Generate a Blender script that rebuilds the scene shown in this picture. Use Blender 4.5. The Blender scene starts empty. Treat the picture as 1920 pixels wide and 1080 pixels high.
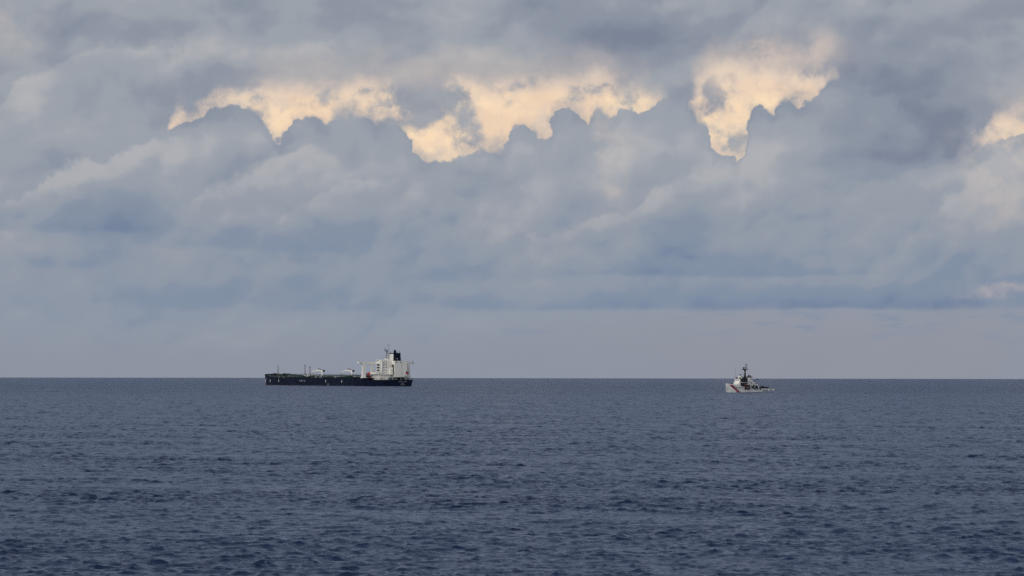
import bpy, bmesh, math, random
import numpy as np
from mathutils import Vector, Matrix

random.seed(7)
scene = bpy.context.scene
COL = scene.collection
R_ = math.radians

# ------------------------------------------------------------------ camera
F_PX = 5200.0                      # focal length in pixels of the 1920 px wide photograph
CAM_H = 16.0                       # metres above the sea
EARTH = 6.371e6
PITCH = math.atan((697.4 - 540.0) / F_PX)
ROLL = 0.0015
cam_data = bpy.data.cameras.new('camera')
cam = bpy.data.objects.new('camera', cam_data)
COL.objects.link(cam)
cam_data.sensor_width = 36.0
cam_data.lens = 36.0 * F_PX / 1920.0
cam_data.clip_start = 1.0
cam_data.clip_end = 120000.0
CAM_M = Matrix.Rotation(R_(90) + PITCH, 4, 'X') @ Matrix.Rotation(ROLL, 4, 'Z')
cam.matrix_world = Matrix.Translation((0, 0, CAM_H)) @ CAM_M
scene.camera = cam
scene.render.resolution_x, scene.render.resolution_y = 1024, 576


def ray(px, py):
    """direction of a pixel of the photograph"""
    v = Vector(((px - 960.0) / F_PX, (540.0 - py) / F_PX, -1.0))
    return (CAM_M.to_3x3() @ v).normalized()


def sky_deg(px, py):
    d = ray(px, py)
    return math.degrees(math.atan2(d.x, d.y)), math.degrees(math.asin(d.z))


# ------------------------------------------------------------------ exposure
vs = scene.view_settings
vs.view_transform = 'Standard'
vs.look = 'None'
vs.exposure = 0.0
vs.gamma = 1.0
vs.use_curve_mapping = False
scene.cycles.max_bounces = 4
scene.cycles.diffuse_bounces = 2
scene.cycles.glossy_bounces = 3
scene.cycles.use_denoising = False
scene.cycles.adaptive_threshold = 0.016
scene.cycles.adaptive_min_samples = 12

# ------------------------------------------------------------------ sun
SUN_DIR = Vector((-0.57, -0.74, 0.36)).normalized()      # towards the light
sun_data = bpy.data.lights.new('sun', 'SUN')
sun_data.energy = 1.5
sun_data.angle = R_(50)
sun_data.color = (1.0, 0.93, 0.82)
sun = bpy.data.objects.new('sun', sun_data)
COL.objects.link(sun)
sun.rotation_euler = SUN_DIR.to_track_quat('Z', 'Y').to_euler()


# ------------------------------------------------------------------ node helpers
def lin(r, g, b):
    f = lambda c: c / 12.92 if c <= 0.04045 else ((c + 0.055) / 1.055) ** 2.4
    return (f(r / 255), f(g / 255), f(b / 255), 1.0)


class E:
    """a scalar, vector or colour socket with arithmetic that writes math nodes"""
    def __init__(self, g, s): self.g, self.s = g, s
    def _b(self, op, o, rev=False):
        return self.g.m(op, o, self) if rev else self.g.m(op, self, o)
    def __add__(self, o): return self._b('ADD', o)
    def __radd__(self, o): return self._b('ADD', o, True)
    def __sub__(self, o): return self._b('SUBTRACT', o)
    def __rsub__(self, o): return self._b('SUBTRACT', o, True)
    def __mul__(self, o): return self._b('MULTIPLY', o)
    def __rmul__(self, o): return self._b('MULTIPLY', o, True)
    def __truediv__(self, o): return self._b('DIVIDE', o)


class G:
    def __init__(self, tree): self.t = tree; self.n = tree.nodes; self.l = tree.links
    def put(self, sock, v):
        if isinstance(v, E): self.l.new(v.s, sock)
        elif v is not None: sock.default_value = v
    def m(self, op, a, b=None, c=None, clamp=False):
        n = self.n.new('ShaderNodeMath'); n.operation = op; n.use_clamp = clamp
        for i, v in enumerate((a, b, c)): self.put(n.inputs[i], v)
        return E(self, n.outputs[0])
    def vm(self, op, a, b=None, scale=None):
        n = self.n.new('ShaderNodeVectorMath'); n.operation = op
        self.put(n.inputs[0], a)
        if b is not None: self.put(n.inputs[1], b)
        if scale is not None: self.put(n.inputs['Scale'], scale)
        return E(self, n.outputs[0])
    def sep(self, v):
        n = self.n.new('ShaderNodeSeparateXYZ'); self.put(n.inputs[0], v)
        return [E(self, o) for o in n.outputs]
    def comb(self, x, y, z=0.0):
        n = self.n.new('ShaderNodeCombineXYZ')
        for i, v in enumerate((x, y, z)): self.put(n.inputs[i], v)
        return E(self, n.outputs[0])
    def noise(self, vec, scale, detail=4, rough=0.5, lac=2.0, color=False, typ=None):
        n = self.n.new('ShaderNodeTexNoise'); n.noise_dimensions = '3D'
        if typ: n.noise_type = typ
        self.put(n.inputs['Vector'], vec)
        n.inputs['Scale'].default_value = scale; n.inputs['Detail'].default_value = detail
        n.inputs['Roughness'].default_value = rough; n.inputs['Lacunarity'].default_value = lac
        return E(self, n.outputs[1 if color else 0])
    def voro(self, vec, scale, smooth=0.5, detail=0):
        n = self.n.new('ShaderNodeTexVoronoi'); n.feature = 'SMOOTH_F1'
        self.put(n.inputs['Vector'], vec); n.inputs['Scale'].default_value = scale
        n.inputs['Detail'].default_value = detail
        n.inputs['Smoothness'].default_value = smooth
        return E(self, n.outputs['Distance'])
    def ss(self, lo, hi, x):
        n = self.n.new('ShaderNodeMapRange'); n.interpolation_type = 'SMOOTHSTEP'
        self.put(n.inputs['Value'], x); self.put(n.inputs['From Min'], lo); self.put(n.inputs['From Max'], hi)
        return E(self, n.outputs[0])
    def curve(self, x, pts, x0, x1, y0, y1):
        """piecewise smooth function through pts = [(x, y)...]"""
        n = self.n.new('ShaderNodeFloatCurve')
        c = n.mapping.curves[0]
        P = [((a - x0) / (x1 - x0), (b - y0) / (y1 - y0)) for a, b in pts]
        while len(c.points) < len(P): c.points.new(0.5, 0.5)
        for p, (a, b) in zip(c.points, sorted(P)):
            p.location = (min(max(a, 0), 1), min(max(b, 0), 1)); p.handle_type = 'AUTO_CLAMPED'
        n.mapping.update()
        self.put(n.inputs['Value'], self.m('DIVIDE', self.m('SUBTRACT', x, x0), x1 - x0))
        return E(self, n.outputs[0]) * (y1 - y0) + y0
    def mix(self, f, a, b):
        n = self.n.new('ShaderNodeMix'); n.data_type = 'RGBA'
        self.put(n.inputs['Factor'], f); self.put(n.inputs['A'], a); self.put(n.inputs['B'], b)
        return E(self, [o for o in n.outputs if o.type == 'RGBA'][0])
    def cmul(self, a, b):
        n = self.n.new('ShaderNodeMix'); n.data_type = 'RGBA'; n.blend_type = 'MULTIPLY'
        n.inputs['Factor'].default_value = 1.0
        self.put(n.inputs['A'], a); self.put(n.inputs['B'], b)
        return E(self, [o for o in n.outputs if o.type == 'RGBA'][0])
    def ramp(self, x, stops, interp='EASE'):
        n = self.n.new('ShaderNodeValToRGB'); r = n.color_ramp; r.interpolation = interp
        while len(r.elements) < len(stops): r.elements.new(0.5)
        for e, (p, c) in zip(r.elements, stops): e.position = p; e.color = c
        self.put(n.inputs[0], x)
        return E(self, n.outputs[0])


# ------------------------------------------------------------------ sky
def build_sky():
    w = bpy.data.worlds.new('World'); scene.world = w; w.use_nodes = True
    w.cycles.sampling_method = 'MANUAL'; w.cycles.sample_map_resolution = 512
    w.node_tree.nodes.clear()
    g = G(w.node_tree)
    tc = g.n.new('ShaderNodeTexCoord')
    d = g.vm('NORMALIZE', E(g, tc.outputs['Generated']))
    x, y, z = g.sep(d)
    U = g.m('MULTIPLY', g.m('ARCTAN2', x, y), 57.29578)
    V = g.m('MULTIPLY', g.m('ARCSINE', z), 57.29578)
    q = g.vm('SCALE', d, scale=57.29578)          # degrees; smooth all the way round the sky

    def vnoise(scale, detail, rough, amp, off):
        c = g.noise(g.vm('ADD', q, off), scale, detail, rough, color=True)
        a, b, _ = g.sep(c)
        return (a - 0.5) * amp, (b - 0.5) * amp
    # broad and fine drift of the cloud outlines
    bu, bv = vnoise(0.42, 3, 0.5, 1.1, (3, 1, 7))
    fu, fv = vnoise(2.2, 6, 0.56, 0.62, (11, 5, 2))
    U1, V1 = U + fu, V + fv                        # finely billowed
    U2, V2 = U + bu + fu * 0.5, V + bv * 0.55 + fv * 0.5   # broadly warped
    inside = g.ss(13.5, 11.0, g.m('ABSOLUTE', U))  # the stretch whose banks were read off the photograph

    def sc(px): return sky_deg(px, 300)[0]
    def prof(pts): return [sky_deg(a, b) for a, b in pts]

    # outline of the near bank's cauliflower tops
    tops = [(-60, 330), (250, 262), (318, 240), (332, 236), (350, 224), (362, 228), (380, 226), (398, 204), (412, 198), (432, 192), (458, 196), (484, 205), (500, 222),
            (511, 246), (521, 261), (532, 254), (546, 236), (556, 222), (576, 217), (600, 224), (611, 229), (624, 215),
            (648, 209), (672, 205), (690, 212), (702, 223), (722, 220), (742, 226), (764, 262), (778, 288), (800, 301),
            (830, 297), (862, 292), (884, 284), (902, 271), (930, 275), (949, 264), (958, 241), (976, 232), (992, 237),
            (1003, 252), (1012, 256), (1030, 250), (1040, 216), (1056, 208), (1082, 212), (1096, 218), (1105, 226),
            (1112, 204), (1126, 200), (1140, 210), (1151, 214), (1166, 205), (1181, 200), (1196, 208), (1203, 212),
            (1216, 208), (1232, 194), (1250, 181), (1272, 176), (1292, 188), (1302, 210), (1318, 232), (1332, 256),
            (1340, 282), (1352, 287), (1370, 290), (1381, 296), (1391, 292), (1398, 268), (1404, 226), (1412, 209),
            (1430, 205), (1452, 209), (1459, 192), (1480, 188), (1498, 198), (1508, 186), (1526, 178), (1545, 160),
            (1566, 140), (1620, 150), (1760, 240), (1815, 292), (1840, 275), (1870, 256), (1900, 250), (1980, 240)]
    P = prof(tops)
    lo_in = g.curve(U + fu * 0.7, P, P[0][0], P[-1][0], 3.0, 7.0)
    wide = g.noise(q, 0.16, 4, 0.55)
    lo_out = 3.2 + wide * 4.4
    top = lo_out + (lo_in - lo_out) * inside
    soft = g.noise(q, 0.9, 2, 0.5)
    e_lo = 0.042 + g.ss(0.46, 0.70, soft) * 0.30
    lump = g.m('ABSOLUTE', g.noise(g.vm('ADD', q, (8, 61, 4)), 1.6, 0, 0.5) - 0.5) * 0.60 + g.m('ABSOLUTE', g.noise(g.vm('ADD', q, (1, 7, 44)), 4.0, 1.5, 0.5) - 0.5) * 0.50
    V3 = V + fv * 0.45 - (lump - 0.12) * 0.75
    m_low = g.ss(g.m('MULTIPLY', e_lo, -1.0), e_lo, top - V3)

    frn = g.noise(g.vm('ADD', q, (51, 8, 3)), 1.9, 5, 0.6)
    fringe = g.ss(-0.30, 0.12, top - V3 + (frn - 0.5) * 0.9) * 0.42
    m_low = g.m('MAXIMUM', m_low, fringe)
    # soft lower edge of the high deck
    deck = [(-60, 420), (300, 330), (318, 262), (328, 214), (344, 208), (358, 224), (374, 212), (392, 202), (404, 180), (440, 168), (600, 163), (700, 160), (760, 158),
            (810, 150), (870, 150), (930, 158), (985, 150), (1060, 152), (1110, 148), (1150, 160), (1200, 168), (1240, 186),
            (1270, 205), (1288, 180), (1305, 158), (1335, 130), (1370, 126), (1420, 120), (1470, 134), (1520, 130), (1562, 140),
            (1580, 200), (1620, 330), (1760, 330), (1835, 300), (1866, 236), (1888, 220), (1920, 212), (1980, 200)]
    P = prof(deck)
    de_in = g.curve(U1 * 0.6 + U2 * 0.4, P, P[0][0], P[-1][0], 3.0, 7.5)
    de_out = 4.4 + g.noise(g.vm('ADD', q, (40, 9, 3)), 0.18, 4, 0.55) * 3.6
    edge = de_out + (de_in - de_out) * inside
    rag = g.noise(g.vm('ADD', q, (5, 21, 8)), 1.3, 5, 0.58)
    m_up = g.ss(-0.22, 0.26, V - edge + (rag - 0.5) * 0.85)

    # torn scraps drifting in the gap: blobs make a rough field, noise tears it
    def blob(cx, cy, rx, ry, rot=0.0, uu=U2, vv=V2, power=1.0):
        cu, cv = sky_deg(cx, cy)
        a = (uu - cu); b = (vv - cv); c, s_ = math.cos(R_(rot)), math.sin(R_(rot))
        k = 5200 / 57.29578
        p = (a * c + b * s_) * (k / rx); r = (b * c - a * s_) * (k / ry)
        return g.m('EXPONENT', (p * p + r * r) * -1.0)
    scr = blob(356, 214, 26, 30, 0, U1, V1) * 0.22
    for cx, cy, rx, ry, st in ((808, 195, 74, 56, 0.34), (876, 225, 26, 56, 0.24), (800, 165, 50, 30, 0.2), (765, 215, 30, 40, 0.2), (615, 190, 40, 20, 0.14), (690, 165, 60, 16, 0.2),
                               (1130, 165, 36, 22, 0.24), (1345, 205, 34, 40, 0.34), (1410, 168, 60, 12, 0.18), (1480, 150, 50, 16, 0.20), (560, 196, 50, 14, 0.16), (1060, 190, 40, 14, 0.14), (1380, 250, 26, 30, 0.2), (1330, 150, 38, 24, 0.2),
                               (1185, 185, 44, 18, 0.2), (1440, 95, 60, 20, 0.22), (1530, 110, 50, 20, 0.25), (1880, 245, 90, 60, 0.22), (960, 160, 60, 14, 0.14), (520, 240, 22, 20, 0.14),
                               (1390, 270, 20, 26, 0.16), (1860, 300, 70, 22, 0.2), (780, 270, 40, 8, 0.1)):
        t = blob(cx, cy, rx, ry, 0, U1, V1) * st
        scr = t if scr is None else scr + t
    torn = g.noise(g.vm('ADD', q, (17, 3, 31)), 1.5, 6, 0.58)
    m_scr = g.ss(0.50, 0.88, (torn - 0.5) * 1.35 + 0.5 + scr) * 0.94

    # ---- brightness of the cloud: s = 0.5 mean, less is dark blue, more is pale
    # soft rolls leaning up to the right
    rx_, ry_, rz_ = g.sep(q)
    diag = g.comb(rx_ * 0.80 + rz_ * 0.9, ry_ * 0.8, rz_ * 1.55 - rx_ * 0.75)
    dv = g.noise(q, 0.7, 3, 0.5, color=True)
    diag = g.vm('ADD', diag, g.vm('SCALE', g.vm('SUBTRACT', dv, (0.5, 0.5, 0.5)), scale=1.1))
    roll = g.noise(diag, 0.36, 4, 0.45)
    roll2 = g.noise(g.vm('ADD', diag, (0.35, 0.0, -0.4)), 0.36, 4, 0.45)
    flat = g.noise(g.comb(rx_ * 0.35, ry_ * 0.35, rz_ * 1.8), 0.62, 3, 0.45)
    fine = fu * 1.6 + 0.5
    depth = top - V3
    # puffs: rounded lobes with a soft sheen on the side towards the light
    puffq = g.comb(rx_ * 0.85 + bu * 0.5, ry_ * 0.85, rz_ * 1.2 + bv * 0.4)
    def billow(off):
        p = g.vm('ADD', g.vm('ADD', puffq, off), g.comb(fu * 0.7, 0.0, fv * 0.7))
        a = g.m('ABSOLUTE', g.noise(p, 0.62, 1, 0.4) - 0.5); b = g.m('ABSOLUTE', g.noise(p, 1.45, 1, 0.4) - 0.5)
        return a + b * 0.45
    puff = billow((0.0, 0.0, 0.0)) - billow((-0.16, 0.0, 0.34))
    s = 0.52 + puff * 0.62 * g.ss(0.9, 2.4, V) + (roll - 0.5) * 0.46 + (roll - roll2) * 0.45 + (flat - 0.5) * 0.26 + (fine - 0.5) * 0.07
    # overlapping banks: each has a paler upper edge and sinks into shade below it
    meander = g.noise(g.vm('ADD', q, (70, 4, 13)), 0.34, 4, 0.5)
    for m_, fr, off, amp in ((0.50, 0.62, 0.2, 0.20), (0.16, 0.95, 0.55, 0.13)):
        t = (U * m_ - V) * fr + meander * (3.4 if m_ > 0.3 else 2.6) + off + fu * 0.45
        t = g.m('FRACT', t)
        saw = (0.5 - t) + g.ss(0.66, 1.0, t)
        s = s + (saw - 0.16) * amp * g.ss(0.30, 0.70, soft if m_ > 0.3 else flat)
    s = s + g.ss(0.02, 0.55, depth) * g.ss(2.2, 0.6, depth) * 0.14 - g.ss(0.40, 0.0, depth) * g.ss(-0.3, 0.0, depth) * 0.025

    def band(x0, x1, yb, h, st, fade=0.5, sharp=4):
        """dark flat-bottomed belly of a cloud: base at yb, fading upwards over h"""
        u0, vb = sky_deg((x0 + x1) / 2, yb); k = 57.29578 / 5200
        ua, ub = sc(x0), sc(x1)
        f = (ub - ua) * fade * 0.6 + 0.05
        vv = V + bv * 0.22 + fv * 0.10
        uu = U + bu * 0.6 + fu
        win = g.ss(ua - f, ua + f, uu) * g.ss(ub + f, ub - f, uu)
        up = g.ss(vb + h * k, vb, vv) * g.ss(vb - sharp * k, vb + sharp * k, vv)
        return up * win * st
    darks = [band(-200, 330, 436, 95, .25, .35, 11), band(300, 490, 467, 60, .17, .6, 8), band(520, 670, 472, 75, .13, .6, 10),
             band(40, 210, 502, 55, .11, .6, 12), band(1080, 1640, 517, 62, .23, .35, 6), band(1230, 1500, 492, 46, .12, .6, 10),
             band(930, 1110, 523, 55, .16, .6, 10), band(230, 470, 575, 42, .13, .6, 12), band(560, 720, 583, 30, .10, .6, 8), band(800, 960, 575, 46, .14, .6, 10),
             band(1040, 2100, 581, 88, .20, .2, 4), band(1340, 1800, 582, 55, .14, .4, 3), band(880, 1230, 583, 36, .12, .6, 8),
             band(1500, 1860, 308, 130, .29, .45, 22), blob(1700, 170, 170, 70) * .13, blob(130, 55, 120, 36) * .08, band(1660, 1900, 222, 80, .12, .6, 24), band(1380, 1900, 320, 260, .09, .4, 40),
             blob(1170, 75, 190, 58) * .27, blob(1060, 30, 120, 40) * .14, blob(690, 45, 100, 42) * .20, blob(350, 180, 80, 60) * .16,
             blob(690, 272, 130, 38, 8) * .12, blob(450, 250, 60, 50) * .09, blob(210, 40, 260, 26) * .13, blob(1640, 120, 140, 90) * .13,
             blob(280, 360, 170, 36, 14) * .12, blob(1080, 260, 70, 50) * .06]
    lights = [blob(15, 60, 60, 60) * .22, blob(45, 210, 60, 110, 10) * .10, blob(250, 90, 190, 30) * .12, blob(560, 95, 220, 34) * .15,
              blob(190, 310, 170, 24, 18) * .15, blob(880, 50, 90, 60) * .13, blob(1300, 345, 150, 34, 20) * .16, blob(1440, 335, 60, 40) * .10,
              blob(1880, 360, 80, 110, 12) * .24, blob(1740, 500, 90, 14, 35) * .15, blob(1140, 330, 34, 60, -8) * .16, blob(1225, 250, 80, 60) * .08,
              blob(1470, 85, 130, 30) * .10, blob(1000, 385, 130, 34, 20) * .08, blob(430, 420, 130, 24, 20) * .10, blob(110, 480, 90, 20) * .08,
              blob(960, 450, 140, 30, 15) * .08, blob(330, 520, 160, 18) * .08]
    def bank(pts, amp, decay, sharp=0.10):
        """front of a nearer heap: pale along its upper edge, dimmer gap just behind it"""
        P = prof(pts); k = 57.29578 / 5200
        line = g.curve(U + bu * 0.25 + fu * 0.9, P, P[0][0], P[-1][0], 1.0, 7.5)
        dd = line - V - fv * 0.9 + (lump - 0.16) * 0.5
        w = (P[-1][0] - P[0][0]) * 0.30
        win = g.ss(P[0][0] + 0.02, P[0][0] + w, U) * g.ss(P[-1][0] - 0.02, P[-1][0] - w, U)
        front = g.ss(-sharp, sharp, dd) * g.ss(decay * k, 0.0, dd) * (amp * 1.05)
        back = g.ss(sharp, -sharp, dd) * g.ss(-decay * k * 0.8, 0.0, dd) * (amp * 0.55)
        return (front - back) * win
    for t in (bank([(-160, 470), (-60, 410), (0, 378), (40, 360), (90, 335), (150, 300), (210, 290), (270, 270), (320, 262), (400, 236)], .15, 80),
              bank([(290, 440), (340, 385), (390, 352), (435, 340), (480, 312), (530, 287), (570, 268), (640, 262)], .15, 70),
              bank([(440, 500), (500, 425), (530, 400), (580, 372), (640, 345), (700, 335), (780, 345)], .11, 75),
              bank([(690, 500), (735, 450), (790, 405), (850, 380), (930, 360), (1030, 340)], .10, 70, .14),
              bank([(900, 490), (1000, 445), (1110, 410), (1175, 385), (1230, 355), (1290, 328), (1340, 300)], .13, 70),
              bank([(1560, 560), (1640, 500), (1690, 450), (1740, 400), (1800, 350), (1850, 310), (1960, 280)], .12, 90, .16),
              bank([(-120, 340), (0, 200), (30, 150), (70, 138), (110, 118), (160, 98), (210, 82), (300, 84), (370, 98), (415, 135), (450, 200)], .13, 100),
              bank([(1380, 430), (1440, 395), (1500, 372), (1570, 362), (1640, 345), (1720, 330)], .08, 70, .16)):
        s = s + t
    for t in darks: s = s - t
    for t in lights: s = s + t
    s = g.m('ADD', s, 0.0, clamp=True)

    # three tints by height: bluer low down, greyer high up
    lowc = g.ramp(s, [(0.10, lin(112, 130, 157)), (0.36, lin(130, 144, 164)), (0.56, lin(143, 152, 166)), (0.82, lin(159, 163, 171))])
    highc = g.ramp(s, [(0.08, lin(124, 133, 151)), (0.34, lin(141, 149, 163)), (0.56, lin(156, 162, 171)), (0.84, lin(177, 178, 182))])
    hgt = g.ss(1.9, 5.0, V + bv)
    cloud = g.mix(hgt, lowc, highc)
    # warm light that leaks through thin cloud near the openings
    leak = blob(1880, 262, 60, 46) * 0.55 + blob(1885, 545, 60, 12, 0, U1, V1) * 0.34 + blob(1140, 310, 20, 70, 0) * 0.28 + blob(1110, 255, 14, 40) * 0.3 \
        + blob(1400, 80, 50, 26) * 0.5 + blob(1350, 150, 40, 40) * 0.5 + blob(1545, 85, 36, 26) * 0.28 + blob(1470, 110, 90, 24) * 0.4 + blob(1880, 340, 50, 90) * 0.22 + blob(1690, 420, 60, 80) * 0.0 + blob(20, 50, 60, 60) * 0.14
    leak = leak * g.ss(0.38, 0.62, g.noise(g.vm('ADD', q, (2, 33, 12)), 1.3, 6, 0.6))
    cloud = g.mix(leak, cloud, lin(238, 212, 190))

    # ---- the bright veil behind the bank, over the clear sky
    nish = g.n.new('ShaderNodeTexSky'); nish.sky_type = 'NISHITA'; nish.sun_disc = False
    nish.sun_elevation = math.asin(SUN_DIR.z); nish.sun_rotation = math.atan2(SUN_DIR.x, SUN_DIR.y)
    nish.air_density = 1.0; nish.dust_density = 1.5
    veil_t = g.noise(g.comb(rx_, ry_, rz_ * 2.2), 0.8, 5, 0.55)
    veil = g.mix(g.ss(0.3, 0.72, veil_t), lin(240, 209, 180), lin(255, 225, 188))
    veil = g.mix(g.ss(5.7, 6.6, V + fv), veil, lin(228, 210, 194))
    veil = g.mix(g.ss(0.46, 0.78, g.noise(g.vm('ADD', q, (31, 2, 6)), 1.6, 6, 0.62)) * 0.75, veil, lin(206, 194, 186))
    veil = g.mix(g.ss(0.55, -0.05, edge - V + (rag - 0.5) * 0.8) * 0.65, veil, lin(224, 203, 187))
    clear = g.vm('SCALE', E(g, nish.outputs[0]), scale=0.10)
    back = g.mix(0.94, clear, veil)
    col = g.mix(m_scr, back, g.mix(g.ss(0.75, 0.25, m_scr) * 0.45, cloud, lin(205, 190, 180)))
    # thin edge of the deck is lit through from behind
    thick = g.ss(0.1, 0.7, edge - top)
    glow = g.ss(0.95, 0.05, V - edge + (rag - 0.5) * 1.2) * thick * 0.30
    col = g.mix(m_up, col, g.mix(glow, cloud, lin(226, 205, 188)))
    rim = g.mix(0.03, cloud, lin(132, 148, 172))
    col = g.mix(m_low, col, rim)

    # ---- paler air under the flat base, down to the horizon
    base = [(-60, 640), (300, 640), (640, 640), (800, 630), (960, 618), (1040, 604), (1140, 592), (1300, 584), (1500, 580), (1700, 581), (1800, 579), (1980, 577)]
    P = prof(base)
    b_in = g.curve(U + fu * 0.8, P, P[0][0], P[-1][0], 0.0, 3.0)
    bl = 0.95 + (b_in - 0.95) * inside
    e_b = 0.17 + g.ss(5.0, -3.0, U) * 0.36
    under = g.ss(g.m('MULTIPLY', e_b, -1.0), e_b, bl - V + (fine - 0.5) * 0.36 + bv * 0.20)
    scud = g.ss(0.52, 0.70, g.noise(g.comb(rx_ * 0.5, ry_ * 0.5, rz_ * 2.4), 1.7, 6, 0.58)) * g.ss(0.45, 1.05, V) * 0.75
    hz = g.mix(g.ss(1.4, 0.0, V), lin(146, 151, 163), lin(141, 147, 161))
    hz = g.mix(g.ss(-1.0, 6.5, U) * g.ss(11.0, 9.0, g.m('ABSOLUTE', U)) * 0.5 * g.ss(1.4, 0.3, V), hz, lin(147, 147, 158))
    hz = g.mix(scud, hz, lin(124, 141, 165))
    col = g.mix(under * 0.88, col, hz)
    # below the horizon only the sea is seen
    col = g.mix(g.ss(-0.2, -1.0, V), col, lin(60, 70, 90))
    bg = g.n.new('ShaderNodeBackground')
    g.put(bg.inputs['Color'], g.vm('SCALE', col, scale=10.0))
    bg.inputs['Strength'].default_value = 0.1
    out = g.n.new('ShaderNodeOutputWorld')
    g.l.new(bg.outputs[0], out.inputs[0])


build_sky()


# ------------------------------------------------------------------ generic helpers
def principled(name, color, rough=0.5, metallic=0.0, noise=0.0, scale=0.3, spec=0.5, streak=False):
    """paint with a little uneven fading and grime"""
    m = bpy.data.materials.new(name); m.use_nodes = True
    g = G(m.node_tree); b = g.n['Principled BSDF']
    b.inputs['Roughness'].default_value = rough; b.inputs['Metallic'].default_value = metallic
    b.inputs['Specular IOR Level'].default_value = spec
    c = tuple(color[:3]) + (1.0,)
    if noise:
        tc = g.n.new('ShaderNodeTexCoord')
        v = E(g, tc.outputs['Object'])
        if streak: v = g.vm('MULTIPLY', v, (1.0, 1.0, 0.18))
        n = g.noise(v, scale, 5, 0.6)
        f = g.ss(0.40, 0.75, n)
        dark = tuple(x * (1 - noise) for x in c[:3]) + (1.0,)
        g.put(b.inputs['Base Color'], g.mix(f, c, dark))
    else:
        b.inputs['Base Color'].default_value = c
    return m


def tag(o, label=None, cat=None, group=None, kind=None):
    if label: o['label'] = label
    if cat: o['category'] = cat
    if group: o['group'] = group
    if kind: o['kind'] = kind
    return o


def mesh_obj(name, bm, mat, parent=None, smooth=False):
    me = bpy.data.meshes.new(name)
    bmesh.ops.recalc_face_normals(bm, faces=bm.faces[:])
    bm.to_mesh(me); bm.free()
    if smooth:
        for p in me.polygons: p.use_smooth = True
    me.materials.append(mat)
    o = bpy.data.objects.new(name, me); COL.objects.link(o)
    if parent: o.parent = parent
    return o


def bx(bm, x0, x1, y0, y1, z0, z1, top=None):
    """box; top=(dx0,dx1,dy0,dy1) moves the upper corners"""
    t = top or (0, 0, 0, 0)
    co = [(x0, y0, z0), (x1, y0, z0), (x1, y1, z0), (x0, y1, z0),
          (x0 + t[0], y0 + t[2], z1), (x1 + t[1], y0 + t[2], z1), (x1 + t[1], y1 + t[3], z1), (x0 + t[0], y1 + t[3], z1)]
    v = [bm.verts.new(c) for c in co]
    for f in ((3, 2, 1, 0), (4, 5, 6, 7), (0, 1, 5, 4), (1, 2, 6, 5), (2, 3, 7, 6), (3, 0, 4, 7)):
        bm.faces.new([v[i] for i in f])
    return bm


def tube(bm, p, q, r0, r1=None, n=10, caps=True):
    p, q = Vector(p), Vector(q); r1 = r0 if r1 is None else r1
    a = (q - p).normalized()
    s = a.orthogonal().normalized(); t = a.cross(s)
    rings = []
    for c, r in ((p, r0), (q, r1)):
        rings.append([bm.verts.new(c + (s * math.cos(2 * math.pi * i / n) + t * math.sin(2 * math.pi * i / n)) * r) for i in range(n)])
    for i in range(n):
        j = (i + 1) % n
        bm.faces.new((rings[0][i], rings[0][j], rings[1][j], rings[1][i]))
    if caps:
        bm.faces.new(rings[0][::-1]); bm.faces.new(rings[1])
    return bm


def path_tube(bm, pts, r, n=8):
    for a, b in zip(pts[:-1], pts[1:]): tube(bm, a, b, r, r, n)
    return bm


def ball(bm, c, rx, ry, rz, nu=12, nv=8):
    rows = []
    for j in range(1, nv):
        th = math.pi * j / nv
        rows.append([bm.verts.new((c[0] + rx * math.sin(th) * math.cos(2 * math.pi * i / nu),
                                   c[1] + ry * math.sin(th) * math.sin(2 * math.pi * i / nu),
                                   c[2] + rz * math.cos(th))) for i in range(nu)])
    t = bm.verts.new((c[0], c[1], c[2] + rz)); b = bm.verts.new((c[0], c[1], c[2] - rz))
    for i in range(nu):
        j = (i + 1) % nu
        bm.faces.new((t, rows[0][i], rows[0][j])); bm.faces.new((b, rows[-1][j], rows[-1][i]))
        for k in range(nv - 2):
            bm.faces.new((rows[k][i], rows[k + 1][i], rows[k + 1][j], rows[k][j]))
    return bm


def prism(bm, poly, axis, a, b):
    """extrude a 2-D outline along an axis ('x','y','z') from a to b"""
    def put(p, t):
        return {'x': (t, p[0], p[1]), 'y': (p[0], t, p[1]), 'z': (p[0], p[1], t)}[axis]
    A = [bm.verts.new(put(p, a)) for p in poly]; B = [bm.verts.new(put(p, b)) for p in poly]
    bm.faces.new(A[::-1]); bm.faces.new(B)
    for i in range(len(poly)):
        j = (i + 1) % len(poly)
        bm.faces.new((A[i], A[j], B[j], B[i]))
    return bm


def NB(): return bmesh.new()


# ------------------------------------------------------------------ sea
def sea_z(r): return -r * r / (2 * EARTH)


def ocean_tile(N, L, wind, wdir, seed, lmin, lmax, spread=2):
    """one periodic patch of wind sea: height and the sideways pull that sharpens crests"""
    rng = np.random.default_rng(seed)
    k1 = np.fft.fftfreq(N, L / N) * 2 * np.pi
    kx, ky = np.meshgrid(k1, k1, indexing='ij')
    k = np.hypot(kx, ky); k[0, 0] = 1e-6
    Lp = wind * wind / 9.81
    c = (kx * math.cos(wdir) + ky * math.sin(wdir)) / k
    S = np.exp(-1.0 / (k * Lp) ** 2) / k ** 4 * np.abs(c) ** spread * np.exp(-(k * 0.06) ** 2)
    S *= ((2 * np.pi / k) >= lmin) & ((2 * np.pi / k) < lmax)
    S[0, 0] = 0
    h = np.sqrt(S) * (rng.normal(size=(N, N)) + 1j * rng.normal(size=(N, N)))
    H = np.fft.ifft2(h).real
    sc = 1.0 / H.std()
    dx = np.fft.ifft2(1j * h * kx / k).real * sc
    dy = np.fft.ifft2(1j * h * ky / k).real * sc
    return H * sc, dx, dy, L


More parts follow.
